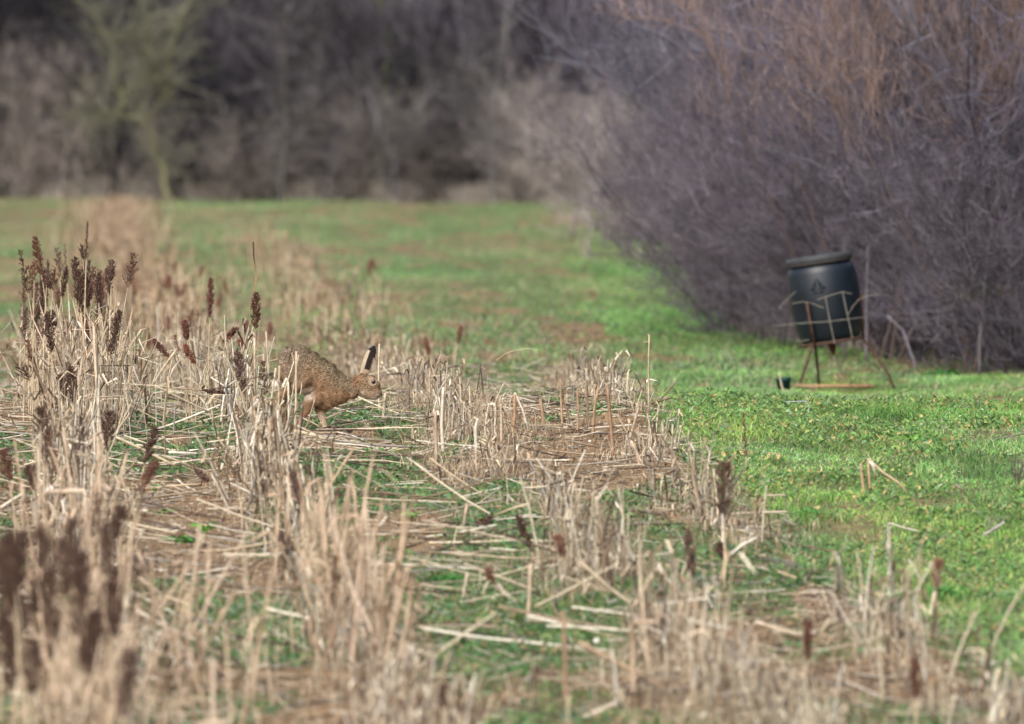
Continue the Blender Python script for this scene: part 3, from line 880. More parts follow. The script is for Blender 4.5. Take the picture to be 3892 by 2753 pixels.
def m6(x, y): return 1300 + x / 1.766, 1200 + y / 1.766
GS = 'single upright stalks'
TAN, PALE, BRN, ORG = (.50, .38, .27), (.66, .57, .46), (.22, .15, .10), (.40, .27, .17)
single('dry_stalk', 'tallest thin stalk with small cross twig, right of the hare', 'stalk', [m6(2060, 580), m6(2058, 470), m6(2058, 300), m6(2062, 130)], 67.5, .0052, TAN, GS,
       extra=[[m6(2025, 182), m6(2060, 172)], [m6(2060, 180), m6(2078, 170)], [m6(2062, 490), m6(2090, 486)], [m6(2062, 135), m6(2050, 122)]])
for x0, y0, x1, y1, r, c, D, lab in [
  (1480, 720, 1465, 425, .006, ORG, 66, 'straight tan stub, left one of the stub row above the soil patch'),
  (1535, 700, 1478, 560, .006, BRN, 65.5, 'dark split stub leaning left at the soil patch'),
  (1580, 740, 1578, 500, .006, ORG, 65, 'thin orange-brown stub in the stub row'),
  (1652, 740, 1643, 430, .0055, BRN, 65.5, 'brown stub with pale tip in the stub row'),
  (1680, 760, 1722, 475, .0075, ORG, 64, 'flaky orange stub leaning right in the stub row'),
  (1700, 640, 1692, 460, .004, TAN, 67, 'thin pale stub in the stub row'),
  (1825, 1000, 1780, 470, .0095, (.33, .21, .13), 60, 'thickest reddish-brown stub with a bent tip'),
  (1360, 680, 1330, 560, .010, ORG, 66, 'short fat orange husked stub above the soil patch'),
  (1250, 740, 1160, 520, .006, PALE, 66, 'white leaning stub with a brown companion'),
  (1145, 800, 1160, 530, .009, (.40, .25, .15), 64, 'brown stub beside the white leaning one'),
  (680, 960, 680, 480, .0085, PALE, 60, 'long pale grey stalk right of the hare'),
  (635, 1040, 625, 640, .009, (.42, .31, .22), 58, 'brown stalk beside the long pale grey one'),
  (1070, 800, 1065, 590, .007, TAN, 62, 'pinkish tan stub in dry grass'),
  (900, 800, 912, 690, .0075, (.70, .62, .52), 60, 'bright white peeled stub in the dry middle row'),
  (250, 720, 250, 190, .005, (.66, .55, .4), 70, 'straight pale stalk just behind the hare head'),
  (278, 730, 290, 520, .0085, (.5, .42, .3), 67.8, 'dark-based pale stub right under the hare nose'),
  (600, 640, 590, 370, .008, TAN, 70, 'ragged tan stub right of the hare'),
  (440, 640, 450, 480, .009, BRN, 69.5, 'mossy dark stub right of the hare'),
  (2010, 1100, 1960, 860, .006, TAN, 58, 'leaning stalk in the turf-side row'),
  (2090, 1170, 1940, 840, .006, (.6, .48, .35), 58, 'long slanting stalk in the turf-side row'),
  (2090, 1080, 2140, 840, .006, (.16, .14, .10), 57.5, 'dark greenish stalk leaning right in the turf-side row'),
  (1900, 880, 1990, 620, .007, TAN, 61, 'tan curved stalk in the turf-side row'),
  (2060, 700, 2040, 620, .006, BRN, 62, 'short dark stub in the turf-side row'),
  (2170, 1130, 2150, 710, .007, (.5, .41, .31), 60, 'upright weathered stalk nearest the turf'),
  (2210, 1080, 2220, 730, .006, (.5, .40, .3), 59, 'thin weathered stalk at the turf edge'),
  (800, 1500, 840, 1260, .008, TAN, 50, 'pinkish stub on the left edge of the middle row'),
  (2230, 1240, 2260, 1090, .006, PALE, 55, 'small white stub beside the turf'),
]:
    p0, p1 = m6(x0, y0), m6(x1, y1)
    mid = ((p0[0] + p1[0]) / 2 + rng.normal() * 3, (p0[1] + p1[1]) / 2)
    single('dry_stalk', lab, 'stalk', [p0, mid, p1], D, r, c, GS)

# broken stalks standing in the turf
root = empty('broken_stalk', tuple(np.append(W(3310, 1900, Dm(54))[:2], float(g(W(3310, 0, Dm(54))[0], Dm(54))))), 'snapped pale stalk bent over to the ground, standing in green turf', 'stalk')
def part_tube(parent, name, pts_, D, rr, col, mat=M_straw, k=6):
    D = Dm(D); P = np.array([W(p[0], p[1], D) for p in pts_]) - np.array(parent.location)
    mb = MB(); mb.tubes(P[None], np.broadcast_to(rr, (1, len(P))), k, col, cap=True)
    return mb.build(name, mat, parent)
part_tube(root, 'stem', [c6(1058, 560), c6(1045, 450), c6(1035, 320)], 54, .0055, ORG)
part_tube(root, 'bent_top', [c6(1035, 315), c6(1110, 385), c6(1180, 430), c6(1240, 495)], 54, (.006, .0065, .006, .005), (.5, .4, .25))
part_tube(root, 'husk', [c6(1035, 318), c6(1060, 345), c6(1072, 400)], 54, (.003, .009, .002), (.75, .68, .58))
single('dry_stalk', 'dull brown stub just left of the snapped pale stalk in the turf', 'stalk', [c6(1030, 560), c6(1012, 450), c6(1000, 340)], 54, .0085, (.42, .30, .18), GS)
single('dry_stalk', 'pale straight stem in front of the turf, under the tan head', 'stalk', [c6(1310, 1460), c6(1340, 1200), c6(1365, 970)], 41, .0075, (.62, .55, .4), GS)
single('dry_stalk', 'dark thin dead weed stem at the turf edge', 'stalk', [c6(445, 1070), c6(400, 950), c6(370, 850), c6(330, 740)], 46, .004, BRN, GS)

# lying straws one can pick out
GL = 'long straws lying on the ground'
def m1(x, y): return 950 + x / 2.952, 1200 + y / 2.952
for pts_, D, r, c, lab in [
  ([m1(510, 1290), m1(900, 1420), m1(1290, 1560)], 64, .0078, (.66, .56, .38), 'thickest pale straw lying below the hare'),
  ([m1(1290, 1560), (1500, 1775), (1640, 1815)], 62, .006, (.58, .45, .3), 'long tan straw lying right of the thickest one'),
  ([m1(530, 1235), m1(720, 1330), m1(860, 1370)], 65, .0055, (.6, .5, .35), 'thin straw lying just above the thickest one'),
  ([m1(280, 1430), m1(600, 1530), m1(860, 1590)], 62, .006, (.6, .48, .33), 'straw lying parallel below the thickest one'),
  ([m1(880, 1620), m1(1050, 1500), m1(1230, 1410)], 62.5, .0045, (.55, .43, .3), 'straw crossing over the thickest one'),
  ([m6(350, 1160), m6(480, 1030), m6(615, 905)], 60, .0085, (.66, .56, .42), 'broad pale straw propped up slanting right, below and right of the hare'),
  ([m6(880, 980), m6(960, 890), m6(1040, 800)], 60, .006, (.6, .48, .34), 'tan straw propped up in the dry middle row'),
  ([m6(775, 920), m6(850, 890), m6(930, 860)], 60, .005, (.85, .8, .72), 'short white straw in the dry middle row'),
  ([m6(0, 1050), m6(200, 1130), m6(430, 1205)], 57.5, .006, (.5, .4, .28), 'tan straw lying over weeds below the hare'),
  ([m6(40, 1330), m6(200, 1370), m6(370, 1400)], 53.5, .007, (.62, .5, .35), 'straw lying along the upper edge of the weed patch'),
  ([m6(1170, 940), m6(1270, 1030), m6(1360, 1100)], 59, .006, (.48, .36, .27), 'grey straw lying at the edge of the soil patch'),
  ([m6(0, 875), m6(60, 900), m6(160, 940)], 63, .007, (.68, .58, .42), 'straw end poking out below the front paws'),
  ([c4(910, 550), c4(1050, 640), c4(1235, 745)], 53, .0085, (.66, .55, .4), 'thick pale straw lying in the open patch'),
  ([c4(950, 870), c4(1080, 810), c4(1235, 750)], 49, .0075, (.64, .52, .38), 'pale straw slanting up to meet the thick one in the open patch'),
  ([c4(1220, 735), c4(1120, 550), c4(1040, 390)], 52, .006, (.58, .48, .38), 'straw leaning left in the open patch'),
  ([c4(650, 570), c4(760, 580), c4(860, 600)], 52, .006, (.66, .56, .43), 'short level straw left in the open patch'),
  ([c4(560, 205), c4(700, 270), c4(860, 350)], 57, .0065, (.60, .48, .34), 'long straw lying from the tall clump towards the open patch'),
  ([c4(830, 285), c4(900, 288), c4(970, 290)], 58, .006, (.72, .64, .52), 'short white level straw near the green leaves'),
  ([c4(690, 465), c4(800, 455), c4(990, 440)], 54, .005, (.62, .48, .33), 'level straw crossing the bare soil in the open patch'),
  ([c4(0, 560), c4(60, 520), c4(110, 490)], 50, .007, (.72, .63, .5), 'white straw propped at the left border'),
  ([c4(650, 880), c4(800, 990), c4(990, 1110)], 42, .0085, (.58, .46, .33), 'blurred thick straw lying in the lower open patch'),
  ([c4(660, 1060), c4(820, 1150), c4(1010, 1230)], 39, .009, (.56, .46, .36), 'blurred broad straw below the thick one in the lower open patch'),
  ([c5(190, 440), c5(330, 500), c5(480, 560)], 45.5, .0085, (.7, .6, .43), 'thick pale straw ending among weeds'),
  ([c5(480, 590), c5(600, 650), c5(720, 710)], 43.5, .007, (.62, .5, .36), 'straw lying under the bright grass tuft'),
  ([c5(510, 890), c5(660, 960), c5(820, 1030)], 39, .010, (.74, .64, .47), 'very pale thick straw near the bottom'),
  ([c5(200, 650), c5(330, 720), c5(690, 830)], 41.5, .0075, (.62, .5, .34), 'long blurred straw slanting right near the bottom'),
  ([c5(860, 960), c5(910, 700), c5(945, 460)], 43, .0065, (.62, .52, .38), 'pale stalk leaning right out of the gap'),
  ([c5(1360, 960), c5(1240, 740), c5(1110, 530)], 43, .0085, (.68, .58, .45), 'pale stalk leaning left under the reddish-pink head'),
  ([c5(1650, 390), c5(1830, 550), c5(2030, 750)], 42, .008, (.56, .45, .32), 'long brownish stalk slanting down right across the middle row'),
  ([c5(1640, 890), c5(1850, 1000), c5(2060, 1110)], 37, .0095, (.46, .33, .22), 'blurred brown stalk slanting right at the bottom'),
  ([c5(1310, 900), c5(1330, 650), c5(1340, 400)], 42, .0095, (.62, .47, .34), 'thick upright pinkish stalk in the middle row'),
  ([c5(1560, 1350), c5(1555, 1000), c5(1545, 700)], 36, .008, (.36, .23, .15), 'reddish upright blurred stalk at the bottom of the middle row'),
  ([c5(1640, 1370), c5(1760, 1320), c5(1870, 1270)], 34.5, .008, (.68, .58, .46), 'blurred pale stalk slanting up right at the bottom border'),
  ([c6(360, 590), c6(500, 580), c6(640, 578)], 50.5, .0055, (.66, .55, .42), 'straw with brown end lying in the turf'),
  ([c6(590, 870), c6(780, 960), c6(960, 1010)], 44, .004, (.56, .42, .28), 'thin straw trailing over bare ground beside the turf'),
  ([c6(1605, 695), c6(1660, 660), c6(1710, 630)], 48, .006, (.5, .45, .4), 'short pale twig lying in the turf'),
  ([c6(480, 1120), c6(600, 1160), c6(720, 1190)], 40, .008, (.62, .5, .37), 'pale straw lying at the foot of the turf-side row'),
  ([c6(345, 800), c6(420, 740), c6(490, 705)], 46, .0075, (.74, .67, .56), 'white stalk slanting right by the small dark head'),
  ([c3(885, 1200), c3(950, 1390), c3(1010, 1570)], 66, .0055, (.66, .56, .42), 'pale stalk leaning between tall clump and hare'),
  ([c3(1040, 1560), c3(1120, 1350), c3(1210, 1070)], 65.5, .0032, (.30, .20, .13), 'thin dark stalk leaning right, left of the hare'),
  ([c3(1180, 1340), c3(1270, 1200), c3(1360, 1075)], 66, .0058, (.58, .46, .33), 'tan stalk leaning right under the bent brown head'),
  ([c3(1190, 1350), c3(1330, 1420), c3(1620, 1560)], 66, .0055, (.5, .4, .29), 'long straw lying down to the right, left of the hare'),
  ([m1(880, 1105), m1(1200, 1030), m1(1560, 955)], 66.5, .0026, (.16, .13, .11), 'thin dark twig sticking out under the hare chin'),
  ([m1(1480, 850), m1(1560, 820), m1(1650, 770)], 68, .0022, (.72, .62, .42), 'thin bright straw tip in front of the hare nose'),
  ([m6(1035, 300), m6(1110, 245), m6(1230, 220), m6(1335, 230)], 68, .0016, (.62, .52, .36), 'fine arched grass stem above the dry middle row'),
]:
    single('straw', lab, 'straw', pts_, D, r, c, GL, ground_first=False)

# stalks that stand in front of the hare's hindquarters
for x0, y0, x1, y1, D, r, c, lab in [
  (500, 1500, 520, 400, 64.5, .0062, (.62, .50, .36), 'pale stalk crossing in front of the hare haunch'),
  (400, 1300, 545, 440, 66, .0035, (.6, .5, .37), 'thin stalk beside the one crossing the hare haunch'),
  (430, 1480, 430, 740, 65, .006, (.64, .54, .42), 'pale stub in front of the hare hind leg'),
  (560, 1480, 730, 930, 65.3, .0045, (.40, .29, .19), 'tan bent stalk in front of the hare foreleg'),
  (300, 1500, 330, 560, 66, .006, (.58, .44, .28), 'ochre stalk at the tail of the hare'),
  (150, 1500, 290, 590, 65.5, .006, (.66, .55, .4), 'pale slanting stalk behind the hare tail'),
  (215, 900, 180, 180, 69, .005, (.58, .47, .36), 'stalk rising behind the hare rump'),
  (560, 900, 580, 760, 65.6, .0035, (.56, .44, .33), 'short thin stub before the hare belly'),
  (60, 1600, 50, 250, 65, .0075, (.62, .5, .36), 'stout stalk under the thick dark head'),
  (10, 1600, 0, 580, 64, .006, (.55, .45, .36), 'pale stalk left of the stout one'),
  (230, 1580, 200, 1100, 63, .006, (.6, .5, .38), 'soft pale stub left of the hare feet'),
  (385, 950, 230, 1140, 65.8, .004, (.72, .64, .52), 'white slanting straw by the hare hind foot'),
]:
    p0, p1 = m1(x0, y0), m1(x1, y1)
    single('dry_stalk', lab, 'stalk', [p0, ((p0[0] + p1[0]) / 2 + 2, (p0[1] + p1[1]) / 2), p1], D, r, c, 'stalks around the hare', ground_first=y0 > 1200)
# dark rough seed head behind the hare's tail
sorghum(*m1(140, 480), *m1(170, 900), 42, 67.6, 'ragged', 'rough brown seed head right behind the hare tail', tone=(1.3, 1.05, .95), base=m1(180, 1300))

# ------------------------------------------------------------------ leafy plants one can pick out
def leafy(px, py, D, n, Ls, col, label, up=.8, name='weed_plant', wr=.28):
    D = Dm(D); p = W(px, py, D); z = float(g(p[0], D))
    mb = MB()
    th = rng.random(n) * 6.283; L = Ls * (.6 + .6 * rng.random(n))
    sp_ = .35 if n > 30 else .04
    b = np.stack([p[0] + rng.normal(size=n) * Ls * sp_, D + rng.normal(size=n) * Ls * sp_ * 1.4, np.full(n, z - .003)], 1)
    u_ = up * (.4 + rng.random(n))
    d0 = unit(np.stack([np.cos(th) * .5, np.sin(th) * .5, u_], 1)); d1 = unit(np.stack([np.cos(th), np.sin(th), u_ * .4], 1)); d2 = unit(np.stack([np.cos(th), np.sin(th), u_ * .4 - .8], 1))
    l_ = (L / 3)[:, None]
    P = np.stack([b, b + d0 * l_, b + (d0 + d1) * l_, b + (d0 + d1 + d2) * l_], 1)
    S = unit(np.stack([-np.sin(th), np.cos(th), .4 * rng.normal(size=n)], 1))
    w_ = (L * wr)[:, None] * np.array([[.2, .8, 1, .1]]) * .6
    mb.ribbons(P, w_, S, np.array(col) * (.7 + .6 * rng.random((n, 1))))
    o = mb.build(name, M_leaf, origin=(p[0], D, z))
    tag(o, label, 'weed' if name == 'weed_plant' else 'grass tuft', 'green plants in the field')
leafy(*c5(585, 200), 51, 14, .07, (.22, .42, .10), 'bright yellow-green seedling with broad leaves', 1.4)
leafy(*c5(480, 300), 48.5, 120, .05, (.13, .30, .08), 'low spreading weed under the bright seedling', .5)
leafy(*c5(830, 660), 44.5, 300, .06, (.11, .33, .07), 'bright green grass tuft low in the gap', .7, 'grass_tuft', .08)
leafy(*c5(1220, 1080), 38, 220, .06, (.11, .32, .07), 'blurred green grass tuft at the bottom', .8, 'grass_tuft', .09)
leafy(*c5(880, 420), 47.5, 120, .05, (.10, .25, .08), 'dark green weed between the rows', .5)
leafy(*c5(1900, 420), 48, 160, .05, (.11, .26, .08), 'dark green weed beyond the middle row', .5)
leafy(*c5(540, 830), 41, 70, .05, (.12, .24, .13), 'bluish weed near the bottom', .4)
leafy(*c4(900, 750), 48.5, 160, .055, (.12, .30, .07), 'green weed in the open patch', .6)
leafy(*c4(1000, 650), 49.5, 8, .075, (.20, .48, .08), 'single glossy upright leaf plant in the open patch', 1.6, wr=.4)
leafy(*c4(930, 1040), 42, 6, .06, (.22, .48, .08), 'small bright sprout in the lower open patch', 1.2, wr=.4)
leafy(*c4(1010, 1010), 42.5, 14, .04, (.18, .38, .09), 'tiny sprout beside the bright one', 1)
leafy(*c4(830, 400), 52, 130, .05, (.13, .26, .06), 'olive weed beside the black-brown fallen head', .5)
leafy(*c4(760, 280), 55.5, 8, .06, (.18, .45, .08), 'small leaf pair above the olive weed', 1.2)
leafy(*m6(500, 920), 62, 420, .055, (.13, .31, .07), 'green grass tuft right below the hare head', .9, 'grass_tuft', .07)
leafy(*m6(290, 850), 64, 160, .04, (.14, .28, .10), 'small grass patch in front of the hare paws', .7, 'grass_tuft', .08)
leafy(*m6(1350, 780), 63.5, 160, .04, (.13, .27, .11), 'low weeds beside the stub row', .6)
leafy(*c6(1250, 130), 62, 16, .12, (.20, .42, .08), 'tall broad-bladed grass clump with bent leaves', 1.4, 'grass_tuft', .1)
leafy(*c6(1180, 860), 43.5, 260, .09, (.12, .33, .07), 'lush grass tuft, left one of the pair', .9, 'grass_tuft', .05)
leafy(*c6(1430, 900), 43.5, 300, .10, (.13, .34, .07), 'lush grass tuft, right one of the pair', .9, 'grass_tuft', .05)
leafy(*c6(1060, 740), 46, 160, .07, (.13, .35, .07), 'small bright tuft behind the lush pair', .9, 'grass_tuft', .06)
leafy(*c6(1680, 880), 43.5, 180, .06, (.08, .20, .11), 'bluish dark weed at the right border of the turf', .6)
leafy(*c6(740, 530), 51.5, 160, .07, (.12, .33, .07), 'dense tuft in front of the snapped stalk', .9, 'grass_tuft', .06)
leafy(3580, 1430, 80.2, 26, .13, (.07, .26, .06), 'flat dark green dock leaves at the hedge foot', .35)
leafy(*m6(1600, 400), 78, 120, .09, (.13, .13, .09), 'dark dead weed clump in the grass beyond the stubs', .6, wr=.1)
leafy(*m6(450, 700), 69.2, 90, .04, (.13, .17, .06), 'moss growing on the dark stub right of the hare', 1.2, wr=.1)

# dead branching weeds at the right border
def dead_weed(px, py, D, h_, label, col=(.20, .16, .14), n=9):
    D = Dm(D); p = W(px, py, D); z = float(g(p[0], D)); b = np.array([p[0], D, z - .01])
    mb = MB()
    for i in range(n):
        th = rng.random() * 6.283; s_ = .25 + .5 * rng.random()
        d = unit(np.array([math.cos(th) * s_, math.sin(th) * s_, 1]))
        L = h_ * (.5 + .5 * rng.random())
        P = np.stack([b, b + d * L * .4 + rng.normal(size=3) * .006, b + d * L * .7 + rng.normal(size=3) * .01, b + d * L + rng.normal(size=3) * .012])
        mb.tubes(P[None], np.array([[.0028, .0022, .0015, .0008]]), 4, col)
        for j in range(4):
            q = P[1] + (P[3] - P[1]) * rng.random(); e = q + unit(rng.normal(size=3) + np.array([0, 0, .8])) * h_ * .2
            mb.tubes(np.stack([q, e])[None], np.array([[.0013, .0006]]), 3, col)
    o = mb.build('dead_weed', M_straw, origin=(p[0], D, z)); tag(o, label, 'dead weed', 'dead branching weeds')
dead_weed(3868, 1860, 56, .22, 'dark dead weed with side twigs at the right border')
dead_weed(3780, 2080, 50, .10, 'low grey dead weed on the right of the turf', (.3, .26, .24))
dead_weed(3235, 1620, 64.5, .07, 'charred dark weed beside the bluish leaves', (.07, .06, .06), 12)
dead_weed(2760, 1600, 65, .08, 'pale dead weed at the far edge of the turf', (.42, .38, .34))
dead_weed(3590, 1620, 64, .10, 'thin grey dead weed at the back of the turf', (.28, .26, .22), 5)
dead_weed(2215, 1390, 79, .14, 'dark blurred dead weed in the grass beyond the stubs', (.10, .09, .09), 14)
single('dead_twig', 'bare whitish forked twig standing in front of the feeder', 'twig', [(3065, 1640), (3070, 1590), (3078, 1525), (2985, 1528)], 68, .003, (.42, .42, .45))
single('dead_twig', 'pale stick leaning beside the dark green pot', 'twig', [(2985, 1520), (2972, 1470), (2960, 1415)], 75.0, .006, (.55, .47, .33))

# pale pebbles and snail shells scattered on the ground
mb0 = MB()
def shell(px, py, D, r, label):
    D = Dm(D); p = W(px, py, D); z = float(g(p[0], D)); mb = MB()
    n = 22; t = np.linspace(0, 1, n)
    a_ = t * 2.2 * 2 * np.pi; rr = r * (.12 + .62 * t)
    P = np.stack([rr * .9 * np.cos(a_), rr * 0 + r * .5 * (1 - t), rr * .9 * np.sin(a_)], 1) + np.array([0, 0, r])
    mb.tubes(P[None], (r * (.10 + .42 * t))[None], 8, (.80, .77, .70), cap=True)
    o = mb.build('snail_shell', M_lid, smooth=True); o.location = (p[0], D, z); tag(o, label, 'snail shell', 'white snail shells')
for px, py, D, r, lab in [(*c3(1492, 1275), 64.5, .009, 'white snail shell caught in straw left of the hare'), (*c5(1748, 910), 40, .011, 'white shell in the stubble near the bottom'),
                          (*m6(1662, 850), 63, .007, 'small white shell at the upper edge of the soil patch'), (*c4(1060, 1130), 39.5, .010, 'white shell in the lower open patch'),
                          (*c5(968, 725), 43, .008, 'white shell beneath the pale leaning stalk')]:
    shell(px, py, D, r, lab)

# pale curled husks lying about in the foreground
def husk(px, py, D, L, label):
    D = Dm(D); p = W(px, py, D); mb = MB()
    z = max(p[2], float(g(p[0], D)) + .01); th = rng.random() * 3
    P = np.stack([p * 0, np.array([L * .4 * math.cos(th), .01, .015]), np.array([L * math.cos(th), .02, -.01])])[None]
    mb.ribbons(P, np.array([[.006, .011, .003]]), np.array([[.1, .2, 1.0]]), (.86, .84, .82))
    o = mb.build('husk', M_straw); o.location = (p[0], D, z); tag(o, label, 'husk', 'white husks')
husk(*c4(800, 1200), 36, .04, 'white curled husk beside the dark blurred head')
husk(*c4(910, 1335), 35, .03, 'small white husk at the bottom, below the curled one')
husk(*c4(110, 930), 38, .03, 'white husk at the left border')
husk(*c4(260, 470), 47, .05, 'long white curled husk under the middle dark head')

# ------------------------------------------------------------------ the hare
S1 = 2383.0                                  # pixels of the traced enlargement per metre
HG = 1290.0                                  # its ground line
hare_o = W(*m1(800, HG), 67.0)
hz = float(g(hare_o[0], 67.0)) + .009
def hp(cx_, cy_, w=0): return np.array([(cx_ - 800) / S1, w / S1, (HG - cy_) / S1])

def ico(sub=2):
    import bmesh
    bm = bmesh.new(); bmesh.ops.create_icosphere(bm, subdivisions=sub, radius=1.0)
    V = np.array([v.co[:] for v in bm.verts]); T = np.array([[v.index for v in f.verts] for f in bm.faces]); bm.free()
    return V, T
IV, IT = ico(2)
body = MB()
def ell(cx_, cy_, ru, rv, rw, w=0, rot=0):
    V = IV * np.array([ru, rw, rv]) / S1
    c_, s_ = math.cos(rot), math.sin(rot)
    V = V @ np.array([[c_, 0, -s_], [0, 1, 0], [s_, 0, c_]]).T
    body.add(V + hp(cx_, cy_, w), None, IT)
def chain(pts_, flat=1.0, n=10):
    """pts (cx,cy,w,r)"""
    for a_, b_ in zip(pts_[:-1], pts_[1:]):
        a_, b_ = np.array(a_, float), np.array(b_, float)
        L = np.linalg.norm((b_ - a_)[:3]); m = max(2, int(L / (min(a_[3], b_[3]) * .45)))
        for t in np.linspace(0, 1, m):
            p = a_ + (b_ - a_) * t
            ell(p[0], p[1], p[3], p[3], max(p[3] * flat, 7), p[2])
ell(465, 515, 150, 178, 128); ell(560, 515, 180, 182, 120); ell(660, 580, 175, 185, 118)
ell(760, 660, 170, 205, 118, rot=0); ell(850, 720, 175, 205, 122); ell(940, 780, 165, 165, 110)
ell(900, 880, 170, 165, 105); ell(850, 950, 140, 122, 95); ell(1020, 800, 130, 140, 92); ell(1000, 880, 130, 120, 88)
ell(640, 770, 160, 120, 100); ell(540, 700, 130, 120, 105)
ell(1100, 810, 105, 120, 72); ell(1170, 820, 90, 105, 62); ell(1200, 780, 78, 95, 56); ell(1150, 870, 80, 70, 56)
ell(1290, 770, 100, 108, 66); ell(1330, 800, 95, 100, 62); ell(1310, 855, 85, 85, 56); ell(1370, 870, 80, 75, 46)
ell(1395, 800, 58, 80, 46, rot=-.2); ell(1420, 885, 62, 55, 38); ell(1458, 885, 30, 32, 24); ell(1385, 915, 62, 34, 34)
ell(1345, 735, 60, 62, 58); ell(1418, 812, 46, 66, 40, rot=-.35); ell(1436, 852, 32, 36, 30); ell(1375, 720, 42, 42, 44)
# thighs, hind legs
for sg in (-1, 1):
    ell(470, 600, 150, 160, 55, 88 * sg); ell(560, 660, 125, 115, 50, 92 * sg); ell(640, 690, 90, 80, 42, 92 * sg)
    d_ = 0 if sg < 0 else 45
    chain([(640, 730, 95 * sg, 56), (470, 830, 92 * sg, 44), (345 + d_, 885, 88 * sg, 33)])
    chain([(345 + d_, 885, 88 * sg, 31), (330 + d_, 1000, 86 * sg, 27), (350 + d_, 1150, 84 * sg, 25), (390 + d_, 1250, 84 * sg, 26), (450 + d_, 1268, 84 * sg, 20)], 1.1)
# tail
ell(318, 760, 48, 60, 42); ell(345, 700, 50, 60, 45)
# forelegs: russet one swept back, pale one straight down
chain([(760, 930, -70, 85), (690, 960, -72, 74), (650, 1030, -70, 56), (600, 1120, -68, 42), (560, 1195, -66, 28), (548, 1245, -66, 26), (590, 1268, -66, 19)], .85)
chain([(850, 960, 50, 85), (790, 1050, 52, 66), (805, 1130, 52, 46), (822, 1200, 52, 36), (838, 1250, 52, 28), (890, 1268, 52, 19)], .85)
# ears
def ear(pts_, thick):
    for a_, b_ in zip(pts_[:-1], pts_[1:]):
        a_, b_ = np.array(a_, float), np.array(b_, float)
        for t in np.linspace(0, 1, 7):
            p = a_ + (b_ - a_) * t
            ell(p[0], p[1], p[3], p[3] * 1.2, thick, p[2])
EAR_N = [(1290, 700, -34, 34), (1304, 640, -38, 36), (1318, 585, -42, 47), (1338, 520, -46, 57), (1362, 450, -48, 55), (1380, 402, -48, 44), (1388, 370, -48, 28)]
EAR_F = [(1240, 700, 30, 28), (1262, 620, 34, 26), (1290, 540, 38, 38), (1318, 470, 40, 40), (1345, 410, 40, 32), (1362, 374, 40, 18)]
ear(EAR_N, 10); ear(EAR_F, 10)
V_, _, T_, _ = body.arrays()
tmp = bpy.data.objects.new('tmp_hare', mkmesh('tmp_hare', V_, None, T_))
C.objects.link(tmp)
md = tmp.modifiers.new('r', 'REMESH'); md.mode = 'VOXEL'; md.voxel_size = .0034; md.use_smooth_shade = True
ms = tmp.modifiers.new('s', 'SMOOTH'); ms.factor = .5; ms.iterations = 7
dg = bpy.context.evaluated_depsgraph_get()
hm = bpy.data.meshes.new_from_object(tmp.evaluated_get(dg))
bpy.data.objects.remove(tmp)
nv = len(hm.vertices)
HV = np.zeros(nv * 3, np.float32); hm.vertices.foreach_get('co', HV); HV = HV.reshape(-1, 3).astype(float)
HN = np.zeros(nv * 3, np.float32); hm.vertices.foreach_get('normal', HN); HN = HN.reshape(-1, 3).astype(float)

